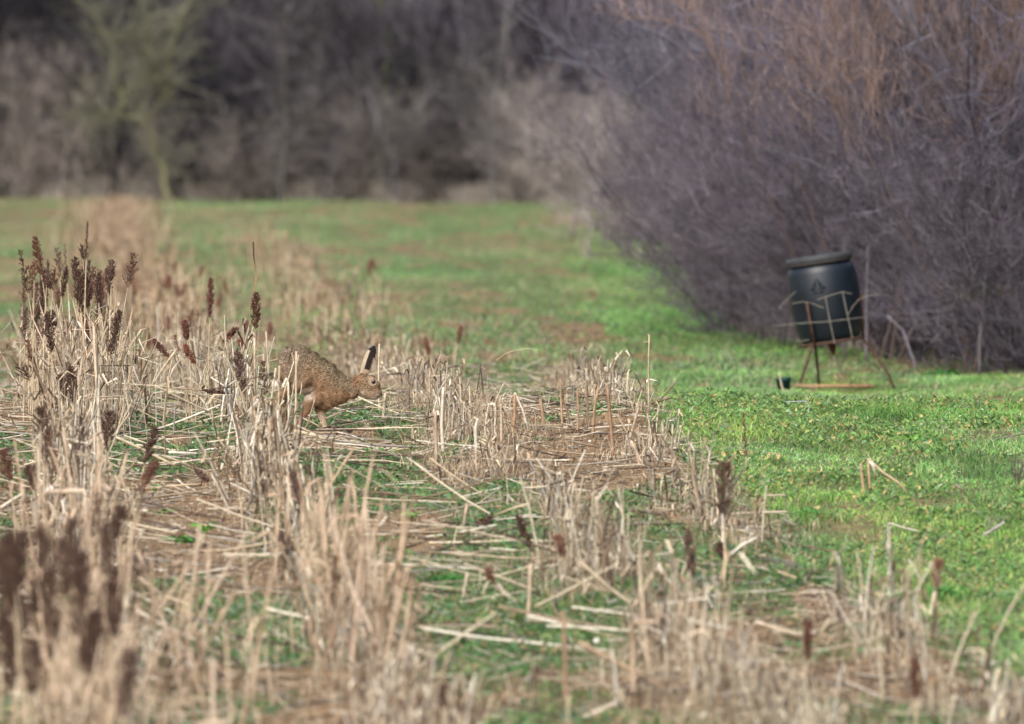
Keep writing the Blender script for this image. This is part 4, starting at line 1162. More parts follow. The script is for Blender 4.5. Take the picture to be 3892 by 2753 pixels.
def sst(x, a_, b_):
    t = np.clip((x - a_) / (b_ - a_), 0, 1); return t * t * (3 - 2 * t)
def seg_d(px, py, pts_):
    best = np.full(len(px), 1e9); tt = np.zeros(len(px)); side = np.zeros(len(px)); n = len(pts_) - 1
    for i in range(n):
        a_ = np.array(pts_[i][:2], float); b_ = np.array(pts_[i + 1][:2], float); d = b_ - a_; L2 = d @ d
        t = np.clip(((px - a_[0]) * d[0] + (py - a_[1]) * d[1]) / L2, 0, 1)
        dist = np.hypot(px - a_[0] - t * d[0], py - a_[1] - t * d[1])
        sd_ = ((px - a_[0]) * d[1] - (py - a_[1]) * d[0]) / math.sqrt(L2)
        m = dist < best
        best = np.where(m, dist, best); tt = np.where(m, (i + t) / n, tt); side = np.where(m, sd_, side)
    return best, tt, side
def coat(P):
    cx_ = P[:, 0] * S1 + 800; cy_ = HG - P[:, 2] * S1; w = P[:, 1] * S1
    n = fbm(P[:, 0] * 60 + 5, P[:, 2] * 60, 71, 3)[:, None]
    mix = lambda A, B, f: A * (1 - f[:, None]) + np.array(B) * f[:, None]
    K = np.repeat(np.array([[.29, .19, .12]]), len(P), 0)                      # russet flank
    back = np.interp(cx_, [300, 520, 700, 850, 1000, 1120, 1200], [365, 330, 375, 480, 610, 700, 740])
    K = mix(K, (.27, .215, .145), 1 - sst(cy_ - back, 60, 330))                # grizzled back
    K = mix(K, (.25, .20, .155), (1 - sst(cx_, 480, 720)) * (1 - sst(cy_, 740, 820)) * .8)   # greyer haunch
    K = mix(K, (.30, .185, .115), sst(cx_, 860, 1050) * sst(cy_, 800, 950) * (1 - sst(cx_, 1150, 1230)))  # chest
    K = mix(K, (.27, .18, .115), sst(cy_, 890, 980) * (1 - sst(cx_, 1150, 1230)))
    K = mix(K, (.31, .19, .12), sst(cx_, 1120, 1190) * (1 - sst(cx_, 1240, 1290)) * (1 - sst(cy_, 740, 850)))  # nape
    # belly
    bel = sst(cy_, 775, 845) * (1 - sst(cx_, 690, 770)) * (1 - sst(cy_, 925, 960)) * sst(cx_, 520, 580)
    K = mix(K, (.56, .50, .46), bel * .8)
    # head
    hd = sst(cx_, 1225, 1275)
    K = mix(K, (.31, .215, .14), hd * .9)
    K = mix(K, (.44, .36, .27), hd * sst(cy_, 790, 860) * (1 - sst(cx_, 1360, 1420)) * .7)
    er = np.hypot((cx_ - 1385), (cy_ - 748)); K = mix(K, (.50, .41, .31), hd * sst(-er, -54, -42) * (w < 0))
    K = mix(K, (.52, .45, .36), hd * (1 - sst(np.hypot(cx_ - 1335, (cy_ - 690)), 10, 26)) * .7)
    K = mix(K, (.34, .20, .12), hd * (1 - sst(np.hypot(cx_ - 1400, (cy_ - 690)), 12, 34)) * .8)
    K = mix(K, (.34, .24, .17), hd * (1 - sst(np.hypot(cx_ - 1440, cy_ - 870), 20, 50)))
    K = mix(K, (.50, .42, .33), hd * sst(cy_, 905, 935))
    K = mix(K, (.10, .07, .06), 1 - sst(np.hypot(cx_ - 1482, cy_ - 888), 10, 22))
    K = mix(K, (.12, .09, .07), (1 - sst(np.hypot((cx_ - 1445) / 2, cy_ - 918), 4, 9)) * hd * .7)
    # hind leg and feet
    K = mix(K, (.36, .25, .15), (1 - sst(cx_, 480, 560)) * sst(cy_, 860, 930))
    # forelegs
    fl = sst(cy_, 1040, 1120)
    K = mix(K, (.28, .165, .11), fl * (cx_ < 700))
    K = mix(K, (.60, .50, .40), fl * (cx_ > 700) * (w > 0))
    # tail
    K = mix(K, (.82, .80, .78), (1 - sst(np.hypot(cx_ - 322, cy_ - 775), 50, 80)))
    # ears
    up = (cy_ < 655) & (cx_ > 1200)
    d1, t1, s1 = seg_d(cx_, cy_, EAR_N)
    near = up & (w < 5)
    K = np.where(near[:, None], np.array([.42, .33, .24]), K)
    K = np.where((near & (s1 < 30) & (s1 > -34 - 40 * (t1 > .62)) & (t1 > .25))[:, None], np.array([.030, .024, .024]), K)
    K = np.where((near & (s1 >= 30) & (t1 < .86))[:, None], np.array([.50, .43, .34]), K)
    K = np.where((near & (t1 > .8))[:, None], np.array([.022, .018, .02]), K)
    K = np.where((near & (s1 < -34) & (t1 < .62))[:, None], np.array([.36, .27, .19]), K)
    d2, t2, s2 = seg_d(cx_, cy_, EAR_F)
    farr = up & (w >= 5)
    K = np.where(farr[:, None], np.array([.50, .43, .34]), K)
    K = np.where((farr & (t2 > .85))[:, None], np.array([.05, .04, .04]), K)
    return K * (.85 + .3 * n) * np.array([1.12, 1.04, .94])
KC = coat(HV)
ca = hm.color_attributes.new('tint', 'FLOAT_COLOR', 'POINT')
c4_ = np.ones((nv, 4), np.float32); c4_[:, :3] = KC * .85; ca.data.foreach_set('color', c4_.ravel())
hm.materials.clear(); hm.materials.append(M_skin)
hare = empty('hare', (hare_o[0], 67.0, hz), 'brown hare with black-tipped ears bounding to the right through straw stubble', 'hare')
ob = bpy.data.objects.new('body', hm); C.objects.link(ob); ob.parent = hare

# coat hairs
hm.calc_loop_triangles()
nt_ = len(hm.loop_triangles)
TI = np.zeros(nt_ * 3, np.int32); hm.loop_triangles.foreach_get('vertices', TI); TI = TI.reshape(-1, 3)
A = HV[TI]; area = np.linalg.norm(np.cross(A[:, 1] - A[:, 0], A[:, 2] - A[:, 0]), axis=1)
area = area * np.where(HN[TI[:, 0], 1] < .35, 1, .25)
nh = 110000
ti = rng.choice(nt_, nh, p=area / area.sum())
u = rng.random((nh, 2)); fl_ = u.sum(1) > 1; u[fl_] = 1 - u[fl_]
Pb = A[ti, 0] + (A[ti, 1] - A[ti, 0]) * u[:, :1] + (A[ti, 2] - A[ti, 0]) * u[:, 1:]
Nb = unit(HN[TI[ti, 0]])
cx_ = Pb[:, 0] * S1 + 800; cy_ = HG - Pb[:, 2] * S1
flow = np.stack([-np.ones(nh), np.zeros(nh), -.55 * np.ones(nh)], 1)
leg = cy_ > 1000
flow[leg] = np.array([-.15, 0, -1])
hdm = cx_ > 1240
flow[hdm] = np.array([-1, 0, .1])
earm = (cy_ < 650) & (cx_ > 1200)
flow[earm] = np.array([.35, 0, .9])
flow = flow + rng.normal(size=(nh, 3)) * .35
flow = unit(flow - Nb * (flow * Nb).sum(1, keepdims=True))
L = np.full(nh, .014) * (.6 + .8 * rng.random(nh))
L[hdm] *= .5; L[leg] *= .5; L[earm] *= .28
tailm = np.hypot(cx_ - 322, cy_ - 775) < 75
L[tailm] *= 1.3
lift = .10 + .22 * rng.random(nh); lift[earm] = .08
P = np.stack([Pb - Nb * .001, Pb + flow * (L * .5)[:, None] + Nb * (L * lift * .6)[:, None], Pb + flow * L[:, None] + Nb * (L * lift * .7)[:, None]], 1)
K = coat(Pb)
bk = np.interp(cx_, [300, 520, 700, 850, 1000, 1120, 1200], [365, 330, 375, 480, 610, 700, 740])
tick = 1 - sst(cy_ - bk, 60, 320)
rr = rng.random(nh)
cl = fbm(Pb[:, 0] * 130, Pb[:, 2] * 190, 77, 2)
dark = rr < (.10 + .38 * tick * (cl + .35)); pale = rr > 1 - (.10 + .22 * tick * (1.2 - cl))
notw = K.mean(1) < .4
K = np.where((dark & notw & ~earm)[:, None], K * .14, K)
K = np.where((pale & notw & ~earm)[:, None], K * 1.75 + .04, K)
K = K * (.8 + .4 * rng.random((nh, 1)))
S = unit(np.cross(flow, Nb) + rng.normal(size=(nh, 3)) * .3)
mb = MB(); mb.ribbons(P, (np.array([[.00065, .0006, .0001]]) * (1 - .35 * earm[:, None])), S, K)
mb.build('fur', M_fur, hare)

# eyes, near and far
def surf_w(cx_, cy_, sg):
    d = np.hypot(HV[:, 0] * S1 + 800 - cx_, HG - HV[:, 2] * S1 - cy_)
    k_ = (d < 14) & (HV[:, 1] * sg > 0)
    return float(HV[k_, 1].mean()) if k_.any() else .02 * sg
def disc_sphere(mb, c, r, col_f):
    V, T = ico(3)
    mb.add(V * r + c, None, T, np.array([col_f(v) for v in V]))
for sg in (-1, 1):
    y_ = surf_w(1385, 748, sg)
    c = hp(1385, 748); c[1] = y_ - sg * .0052
    mb = MB()
    def ec(v, sg=sg):
        r_ = math.hypot(v[0] - .0, v[2])
        if v[1] * sg < 0: return (.02, .015, .01)
        return (.006, .005, .006) if r_ < .62 else ((.12, .055, .018) if r_ < .86 else (.02, .014, .01))
    disc_sphere(mb, c, .0138, ec)
    e = mb.build('eye', M_eye, hare, smooth=True)
    mb = MB()
    t = np.linspace(0, 2 * np.pi, 25)
    P = np.stack([c[0] + .0135 * np.cos(t), np.full(25, y_ + sg * .0008), c[2] + .0122 * np.sin(t)], 1)
    mb.tubes(P[None], .0015, 6, (.50, .40, .29))
    mb.build('eyelid', M_skin, hare, smooth=True)
mb = MB()
for sg in (-1, 1):
    for i in range(9):
        b = hp(1440 + rng.random() * 18, 880 + rng.random() * 25, 30 * sg)
        d = unit(np.array([.3 - rng.random() * .9, .8 * sg * rng.random() + .3 * sg, -.25 + .5 * rng.random()]))
        mb.tubes(np.stack([b, b + d * .022, b + d * .045 + np.array([-.004, 0, -.006])])[None], np.array([[.0004, .0003, .0001]]), 3, (.6, .56, .5))
mb.build('whiskers', M_fur, hare)

# ------------------------------------------------------------------ feeder: blue barrel on a rusty tripod
FD = 86.0
fb = W(3155, 1475, FD); fz = float(g(fb[0], FD))
def m2(x, y): return 2850 + x / 2.166, 850 + y / 2.166
feeder = empty('game_feeder', (fb[0], FD, fz), 'dark blue plastic barrel feeder leaning on three rusty legs by the hedge', 'feeder')
FO = np.array([fb[0], FD, fz])
def fp3(x, y, dy=0):
    p = W(*m2(x, y), FD); return p - FO + np.array([0, dy, 0])
tilt = math.atan2(60, 525)
bc = fp3(672, 962)                        # centre of barrel bottom
MT = Matrix.Translation(Vector(bc)) @ Matrix.Rotation(-math.atan2(1, 8.3), 4, 'Y')
# barrel axis leans to the left going up
axv = fp3(575, 310) - bc
MT = Matrix.Translation(Vector(bc)) @ Vector((axv[0], 0, axv[2])).to_track_quat('Z', 'X').to_matrix().to_4x4()
HB = float(np.linalg.norm(axv))
r_ = .195 * FD / 80
mb = MB()
prof = [(.001, .0), (r_ * .80, .0), (r_ * .85, .008), (r_ * .91, .035), (r_ * .965, .09), (r_ * 1.01, .15), (r_ * 1.03, .22), (r_ * 1.03, .30), (r_ * .985, HB * .86), (r_ * .95, HB * .915),
        (r_ * .89, HB * .95), (r_ * .86, HB * .965), (r_ * .86, HB), (.001, HB)]
prof.sort(key=lambda p: p[1])
prof = [(.001, 0)] + [p for p in prof if p[0] > .01] + [(.001, HB)]
mb.lathe(prof, 56, (.0045, .009, .016), MT)
brl = mb.build('barrel', M_plastic, feeder, smooth=True)
# lid with clamped rim
mb = MB()
z0 = HB - .004
mb.lathe([(.001, z0), (r_ * .92, z0), (r_ * .965, z0 + .006), (r_ * .965, z0 + .032), (r_ * .93, z0 + .040), (.001, z0 + .046)], 56, (.05, .052, .056), MT)
lid = mb.build('lid', M_lid, feeder)
mb = MB()
mb.lathe([(r_ * .91, z0 - .012), (r_ * .955, z0 - .008), (r_ * .955, z0 + .004), (r_ * .91, z0 + .008)], 56, (.045, .04, .04), MT)
mb.build('clamp_ring', M_rust, feeder, smooth=True)
# moulded mark on the barrel front: a triangle above two bars
mb = MB()
def onb(u_, v_, out=.002):
    """point on the barrel wall: sideways u, height v"""
    zz = v_; rad = np.interp(zz, [p[1] for p in prof[1:-1]], [p[0] for p in prof[1:-1]]) + out
    th = -math.pi / 2 + u_ / rad
    return np.array(MT @ Vector((rad * math.cos(th), rad * math.sin(th), zz)))
def raised(quad):
    o_ = [onb(u_, v_, .006) for u_, v_ in quad]; i_ = [onb(u_, v_, -.004) for u_, v_ in quad]
    mb.add(np.array(i_ + o_), [(4, 5, 6, 7), (0, 1, 5, 4), (1, 2, 6, 5), (2, 3, 7, 6), (3, 0, 4, 7)], None, (.004, .007, .013))
vz = HB * .70; uc = -.040
for q in range(4):
    w0, w1 = .032 * (1 - q / 4.3), .032 * (1 - (q + 1) / 4.3)
    raised([(uc - w0, vz + .012 * q), (uc + w0, vz + .012 * q), (uc + w1, vz + .012 * (q + 1)), (uc - w1, vz + .012 * (q + 1))])
raised([(uc - .044, vz - .020), (uc + .044, vz - .020), (uc + .044, vz - .007), (uc - .044, vz - .007)])
raised([(uc - .030, vz - .040), (uc + .030, vz - .040), (uc + .030, vz - .029), (uc - .030, vz - .029)])
mb.build('moulded_mark', M_plastic, brl)
RST = (.085, .048, .036)
# ring cradle
mb = MB()
t = np.linspace(0, 2 * np.pi, 41)
for rr_, zz in ((r_ * .90, -.008),):
    P = np.array([MT @ Vector((rr_ * math.cos(q), rr_ * math.sin(q), zz)) for q in t])
    mb.tubes(P[None], .009, 6, RST)
P = np.array([[MT @ Vector((-r_ * .9, s_, -.010)), MT @ Vector((r_ * .9, s_, -.010))] for s_ in (-.05, .05)])
mb.tubes(P, .006, 6, RST)
mb.build('cradle', M_rust, feeder)
def limb(name, pts_, rr_, col=RST, mat=M_rust):
    P = np.array(pts_); n = len(P)
    mb = MB(); mb.tubes(P[None], np.broadcast_to(rr_, (1, n)), 6, col, cap=True)
    return mb.build(name, mat, feeder)
gz = lambda p: np.array([p[0], p[1], float(g(p[0] + FO[0], p[1] + FO[1])) - fz - .01])
limb('leg', [fp3(525, 965, -.15), fp3(460, 1160, -.21), gz(fp3(378, 1400, -.30))], .0085)
limb('leg', [fp3(538, 990, .12), fp3(560, 1180, .14), gz(fp3(582, 1360, .16))], .0085)
limb('leg', [fp3(935, 945, -.03), fp3(975, 1010, -.04), fp3(1075, 1150, -.08), fp3(1140, 1240, -.10), gz(fp3(1195, 1345, -.12))], .0085)
limb('upright', [fp3(462, 640, -.205), fp3(490, 800, -.20), fp3(530, 985, -.17)], .009)
limb('upright', [fp3(915, 570, -.03), fp3(925, 760, -.02), fp3(938, 950, -.02)], .009)
limb('upright', [fp3(560, 600, .21), fp3(600, 800, .205), fp3(640, 960, .18)], .009)
# spout under the barrel
mb = MB(); sp = MT.copy()
mb.lathe([(.001, -.092), (.006, -.088), (.017, -.062), (.022, -.045), (.024, -.012), (.001, -.011)], 20, (.15, .05, .03), MT)
mb.build('spout', M_rust, feeder, smooth=True)
# wire guard round the barrel, bent
mb = MB()
WR = .325
wc = fp3(640, 800)
def hoop(yl, yr, rr_, wob, a0=-2.9, a1=-.25, n=30):
    q = np.linspace(a0, a1, n)
    xl = wc[0] + rr_ * np.cos(q)
    zl = fp3(300, yl)[2]; zr = fp3(950, yr)[2]
    f = (xl - fp3(300, 0)[0]) / (fp3(950, 0)[0] - fp3(300, 0)[0])
    z = zl + (zr - zl) * f + wob * np.sin(q * 5)
    return np.stack([xl, wc[1] + rr_ * np.sin(q) * .75, z], 1)
WC = (.24, .22, .19)
mb.tubes(hoop(830, 770, WR, .002)[None], .0024, 5, WC)
mb.tubes(hoop(975, 925, WR * .62, .002)[None], .0026, 5, WC)
mb.tubes(hoop(690, 625, WR * .62, .006)[None], .0026, 5, WC)
for pp in ([(615, 595), (640, 740), (665, 860), (692, 985)], [(755, 555), (785, 700), (812, 820), (838, 945)]):
    mb.tubes(np.array([fp3(a_, b_, -.245) for a_, b_ in pp])[None], .0034, 5, (.24, .22, .19))
for pp in ([(340, 655), (420, 640), (500, 650), (600, 692)], [(800, 750), (840, 680), (890, 620), (965, 590), (1060, 580)], [(545, 625), (620, 598), (755, 558), (830, 575)],
           [(230, 700), (300, 620), (370, 555)]):
    P = np.array([fp3(a_, b_, -.25) for a_, b_ in pp]); mb.tubes(P[None], .0019, 5, (.27, .24, .19))
mb.build('wire_guard', M_wire, feeder)

# board under the feeder, pot beside it
mb = MB()
b0 = W(3015, 1492, 85.6); b1 = W(3320, 1485, 85.6)
c = (b0 + b1) / 2; zc = float(g(c[0], 85.6)) + .030
mb.box((0, 0, 0), (abs(b1[0] - b0[0]) / 2, .07, .008), (.34, .21, .12))
for q in range(4):
    mb.box((-.2 + .13 * q, -.03, .0095), (.035, .02, .0015), (.30, .17, .09))
o = mb.build('plank', M_rust); o.location = (c[0], 85.6, zc); tag(o, 'orange-brown wooden plank lying between the legs of the feeder', 'plank')
mb = MB()
mb.lathe([(.001, .004), (.036, .0), (.043, .066), (.048, .070), (.048, .084), (.043, .084), (.036, .014), (.001, .012)], 28, (.010, .045, .040))
p = W(2982, 1490, 85.0)
o = mb.build('plastic_pot', M_pot, smooth=True); o.location = (p[0], 85.0, float(g(p[0], 85.0))); o.rotation_euler = (R(4), R(-6), 0)
tag(o, 'small dark green plastic pot standing left of the feeder legs', 'pot')

# ------------------------------------------------------------------ hedge, thicket and trees
def grow(st, d, L, N, wob, up=0.0, droop=0.0):
    M = len(st); P = np.zeros((M, N, 3)); P[:, 0] = st; d = unit(d)
    for i in range(1, N):
        P[:, i] = P[:, i - 1] + d * (L / (N - 1))[:, None]
        d = unit(d + rng.normal(size=(M, 3)) * wob + np.array([0, 0, up - droop * i]))
    return P
def offshoot(P, n, spread, lo=1):
    M, N, _ = P.shape
    i = rng.integers(0, M, n); j = rng.integers(lo, N, n)
    f = rng.random((n, 1))
    st = P[i, j - 1] * (1 - f) + P[i, j] * f
    d = unit(unit(P[i, j] - P[i, j - 1]) + rng.normal(size=(n, 3)) * spread)
    return st, d
def bush(seed, H, rad, nstem=16, n1=150, n2=1000, n3=4200, cols=None, tw=1.0, twc=None, lo=1):
    """a leafless thorn bush as arrays; twigs carry their own colours"""
    global rng
    keep = rng; rng = np.random.default_rng(seed)
    mb = MB()
    cols = np.array(cols if cols is not None else [(.15, .125, .13), (.20, .17, .17), (.12, .10, .11), (.24, .20, .19)])
    st = np.stack([rng.normal(size=nstem) * rad * .3, rng.normal(size=nstem) * rad * .3, np.full(nstem, -.05)], 1)
    d = np.stack([rng.normal(size=nstem) * .38, rng.normal(size=nstem) * .38, np.ones(nstem)], 1)
    P0 = grow(st, d, H * (.75 + .35 * rng.random(nstem)), 7, .12, .03)
    K = lambda n: cols[rng.integers(0, len(cols), n)] * (.75 + .5 * rng.random((n, 1)))
    mb.tubes(P0, np.linspace(.013, .005, 7)[None] * (.7 + .6 * rng.random((nstem, 1))) * tw, 5, K(nstem) * .5)
    s1_, d1_ = offshoot(P0, n1, .75, lo); P1 = grow(s1_, d1_, H * (.18 + .3 * rng.random(n1)), 5, .22, .04)
    mb.tubes(P1, np.linspace(.0050, .0022, 5)[None] * np.ones((n1, 1)) * tw, 3, K(n1) * .75)
    s2_, d2_ = offshoot(P1, n2, .8, 1); P2 = grow(s2_, d2_ + np.array([0, 0, .55]), H * (.08 + .15 * rng.random(n2)), 4, .16, .10)
    mb.tubes(P2, np.linspace(.0028, .0014, 4)[None] * np.ones((n2, 1)) * tw, 3, K(n2))
    s3_, d3_ = offshoot(P2, n3, .9, 1); P3 = grow(s3_, d3_ + np.array([0, 0, .5]), .08 + .22 * rng.random(n3), 3, .14, .08)
    S = unit(rng.normal(size=(n3, 3)))
    k3 = K(n3) if twc is None else np.array(twc)[rng.integers(0, len(twc), n3)] * (.75 + .5 * rng.random((n3, 1)))
    mb.ribbons(P3, np.array([[.0022, .0017, .0007]]) * tw * 1.3, S, k3)
    rng = keep
    return mb.arrays()
def put(mb, arr, x, y, rz, sc, tint=(1, 1, 1), lean=(0, 0)):
    V, Q_, T_, K_ = arr
    c_, s_ = math.cos(rz), math.sin(rz)
    V2 = V @ np.array([[c_, s_, 0], [-s_, c_, 0], [0, 0, 1]]) * np.array(sc)
    V2[:, 0] += V2[:, 2] * lean[0]; V2[:, 1] += V2[:, 2] * lean[1]
    mb.add(V2 + np.array([x, y, float(g(x, y))]), Q_, T_, K_ * np.array(tint))

HC = [(.115, .108, .145), (.15, .142, .182), (.07, .065, .086), (.235, .225, .262), (.125, .10, .13)]
vars_h = [bush(100 + i, 2.6, .9, nstem=16, n1=220, n2=2200, n3=12500, cols=HC, tw=.72) for i in range(3)]
vars_c = [bush(110 + i, 2.6, .9, n2=800, n3=3000, cols=HC, tw=1.2) for i in range(3)]
mb = MB()
D = 91.5; i = 0
while D < 219:
    e = float(hedge_edge(D))
    n_r = 3 if D < 142 else 2
    for q in range(n_r):
        x = e + .55 + q * 1.15 + rng.normal() * .12
        t_ = (.75 + .6 * rng.random()) * (.74 if D > 122 else 1)
        tint = np.array([t_ * (1 + .06 * rng.normal()), t_, t_ * (1.02 + .06 * rng.normal())])
        put(mb, (vars_h if D < 112 and q < 2 else vars_c)[i % 3], x + (.8 if D > 125 else .2), D + rng.normal() * .5, rng.random() * 6.28, (1 + .15 * rng.normal() * .5, 1, 1.15 + .25 * rng.random()), tint, lean=((-.10 if D < 112 else .05) - .05 * rng.random(), 0))
        i += 1
    D += 1.3 if D < 112 else 2.4 if D < 145 else 5.0
for D in np.arange(90.2, 106, .8):
    t_ = .8 + .3 * rng.random()
    put(mb, vars_h[int(rng.integers(0, 3))], float(hedge_edge(D)) + .35 + rng.normal() * .12, D, rng.random() * 6.28, (.8, .8, .5 + .22 * rng.random()), (t_ * 1.05, t_ * .98, t_ * .93))
hd_ = mb.build('hedge', M_twig); tag(hd_, 'dense leafless purple-grey thorn hedge along the right side of the field', 'hedge')
n_h = i
# russet-twigged trees leaning over the hedge in its upper corner
RC = [(.26, .17, .135), (.31, .21, .17), (.20, .135, .115)]
for sd_, lab, x, D, s_ in [(301, 'russet-twigged bush rising over the hedge at the upper right corner', 3.2, 91.2, 1.0), (302, 'russet bush rising from the hedge, next to the corner one', 2.5, 93.4, .97)]:
    V, Q_, T_, K_ = bush(sd_, 2.9, .7, nstem=11, n1=190, n2=2000, n3=13000, cols=RC, tw=.62, twc=[(.28, .195, .17), (.235, .17, .15), (.33, .24, .21)], lo=4)
    V = V * np.array([.75, .6, s_])
    qz = V[Q_].mean(1)[:, 2]; pair = rng.random(len(Q_) // 2 + 1)[np.arange(len(Q_)) // 2]
    Q_ = Q_[(qz > (1.35 if sd_ == 301 else 1.55) + .95 * pair) | (Q_.max(1) < 11 * 7 * 5)]
    Wn = np.zeros(len(V), int); used = np.unique(Q_); Wn[used] = np.arange(len(used)); V, K_, Q_ = V[used], K_[used], Wn[Q_]
    mb = MB(); mb.add(V, Q_, T_, K_)
    o = mb.build('russet_bush', M_twig); o.location = (x, D, float(g(x, D))); tag(o, lab, 'bush', 'russet bushes over the hedge')

# thicket at the far end of the field: one mass of grey shrubs in front of dark wood
BC = [(.08, .076, .088), (.115, .107, .12), (.045, .044, .056), (.29, .265, .27), (.08, .066, .085)]
vars_b = [bush(200 + i, 3.6, 1.4, nstem=14, n1=140, n2=900, n3=3600, cols=BC, tw=1.8) for i in range(3)]
LC = [(.30, .27, .25), (.25, .22, .21), (.35, .31, .28), (.22, .19, .19)]
vars_l = [bush(220 + i, 1.7, 1.1, nstem=22, n1=160, n2=900, n3=3200, cols=LC, tw=1.7) for i in range(2)]
mb = MB()
x = -12.5
while x < 4.5:
    yb = float(back_line(x))
    for q in range(3):
        xx = x + rng.normal() * .3; yy = yb + 1.6 + 1.7 * q
        dk = .84 - .2 * q  # rows farther back tinted darker, shade of the wood's depth in the colour
        if xx < -5.2: dk *= .42  # left end darkened more, its deep shade put into the tint
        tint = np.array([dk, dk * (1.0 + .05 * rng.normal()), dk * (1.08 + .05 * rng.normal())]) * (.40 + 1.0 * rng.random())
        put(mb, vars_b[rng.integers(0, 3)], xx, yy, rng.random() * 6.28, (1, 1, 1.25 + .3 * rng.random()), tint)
    x += 1.15
tag(mb.build('thicket', M_twig), 'dark leafless thicket of the wood behind the field', kind='stuff')
# lighter shrubs along its foot
SY = {'pale dry brush at the hedge foot, farthest up the field': 205, 'pale dry brush at the hedge foot in the far corner': 195, 'tan dry brush at the hedge foot halfway up the field': 172, 'grey-tan dry brush at the hedge foot behind the bright grass': 150}
i = 0
for x, s_, t_, lab in [(-8.9, 1.3, 1.1, 'grey shrub at the left border of the wood'), (-7.7, 1.4, 1.2, 'pale grey shrub beside the border shrub'), (-6.6, 1.25, 1.05, 'grey shrub left of the lichen-covered tree'),
                       (-5.2, .8, .8, 'low grey shrub right of the leaning pale trunk'), (-3.6, .8, .75, 'low shrub at the foot of the twin trunks'), (-2.3, .85, .7, 'purplish low shrub right of the twin trunks'),
                       (-.9, .9, .68, 'dark low shrub in the middle of the wood edge'), (.5, 1.0, 1.15, 'brownish low shrub near the corner of the field'), (1.5, 1.15, 1.15, 'pale tan shrub in the corner of the field'),
                       (1.35, .85, 1.15, 'pale dry brush at the hedge foot, farthest up the field'), (1.6, .8, 1.15, 'pale dry brush at the hedge foot in the far corner'),
                       (1.65, .62, 1.1, 'tan dry brush at the hedge foot halfway up the field'), (1.72, .5, 1.2, 'grey-tan dry brush at the hedge foot behind the bright grass')]:
    yy = float(back_line(x)) + .7
    V, Q_, T_, K_ = vars_l[i % 2]; i += 1
    m_ = MB(); m_.add(V * np.array([1.1, 1.1, s_]), Q_, T_, K_ * np.array([t_ * 1.02, t_, t_ * .98]))
    if len(lab) and 'hedge foot' in lab: yy = SY[lab]
    o = m_.build('shrub', M_twig); o.location = (x, yy, float(g(x, yy))); o.rotation_euler = (0, 0, i * 1.9); tag(o, lab, 'shrub', 'shrubs along the edge of the wood')

# trees one can tell apart: trunks traced at their own distance
def tree(label, limbs, D, col, twn=700, tcol=(.13, .12, .12), name='bare_tree'):
    """limbs: list of [(px,py,r_m), ...] first is the trunk"""
    D = Dm(D); p0 = W(limbs[0][0][0], limbs[0][0][1], D); z = float(g(p0[0], D))
    root = empty(name, (p0[0], D, z), label, 'tree', 'trees at the edge of the wood')
    O = np.array([p0[0], D, z]); allP = []
    for j, L_ in enumerate(limbs):
        P = np.array([W(a_, b_, D) + np.array([0, .10 * j * (1 if j % 2 else -1) * q / len(L_), 0]) for q, (a_, b_, _) in enumerate(L_)]) - O
        if j == 0: P[0, 2] = -.1
        n = len(L_); tt = np.linspace(0, n - 1, 10)
        Ps = np.stack([np.interp(tt, range(n), P[:, q]) for q in range(3)], 1) + rng.normal(size=(10, 3)) * .03
        rr_ = np.interp(tt, range(n), [c for _, _, c in L_])
        mb = MB()
        K = np.array(col)[None] * (.75 + .5 * rng.random((10, 1)))
        mb.tubes(Ps[None], rr_[None], 8, K[None])
        mb.build('trunk' if j == 0 else 'branch', M_bark, root, smooth=True)
        allP.append(Ps)
    A_ = np.stack(allP)
    mb = MB()
    s_, d_ = offshoot(A_, twn // 6, .9, 2); P1 = grow(s_, d_, .4 + .7 * rng.random(len(s_)), 5, .25, .05)
    mb.tubes(P1, np.linspace(.014, .005, 5)[None] * np.ones((len(s_), 1)), 3, np.array(tcol) * (.7 + .6 * rng.random((len(s_), 1))))
    s_, d_ = offshoot(P1, twn, .8, 1); P2 = grow(s_, d_, .15 + .35 * rng.random(len(s_)), 4, .3)
    mb.tubes(P2, np.linspace(.005, .002, 4)[None] * np.ones((len(s_), 1)), 3, np.array(tcol) * (.7 + .6 * rng.random((len(s_), 1))))
    mb.build('crown', M_twig, root)
def a0(x, y, r): return (x / 1.766, y / 1.766, r * .62)
def a1(x, y, r): return (1300 + x / 1.766, y / 1.766, r * .7)
YL = (.17, .165, .095)
tree('crooked tree with yellow lichen and a pale leaning foot', [
    [a0(1150, 1350, .085), a0(1110, 1150, .075), a0(1050, 980, .065), a0(960, 800, .055)],
    [a0(960, 800, .05), a0(830, 760, .05), a0(830, 650, .055), a0(890, 560, .045), a0(1000, 510, .035), a0(1110, 470, .03)],
    [a0(830, 700, .04), a0(770, 520, .045), a0(765, 300, .045), a0(700, 180, .035), a0(560, 60, .02)],
    [a0(960, 830, .04), a0(1060, 720, .045), a0(1150, 650, .05), a0(1110, 480, .05), a0(1180, 250, .055), a0(1290, -60, .06)],
    [a0(1150, 660, .035), a0(1080, 560, .03), a0(1000, 400, .03), a0(980, 100, .035), a0(900, -60, .03)],
    [a0(780, 270, .035), a0(900, 260, .03), a0(1000, 250, .025), a0(1200, 120, .02)],
    [a0(850, 780, .03), a0(700, 770, .025), a0(520, 740, .018)]], 229.5, YL, 1300, (.19, .185, .13), 'lichen_tree')
tree('pair of dark upright trunks joined at the foot', [
    [a0(1880, 1300, .10), a0(1890, 1000, .085), a0(1920, 600, .07), a0(1900, 250, .07), a0(1860, -60, .06)],
    [a0(1960, 1000, .05), a0(2060, 880, .05), a0(2110, 700, .05), a0(2160, 400, .05), a0(2200, -60, .05)]], 226, (.075, .07, .065), 700)
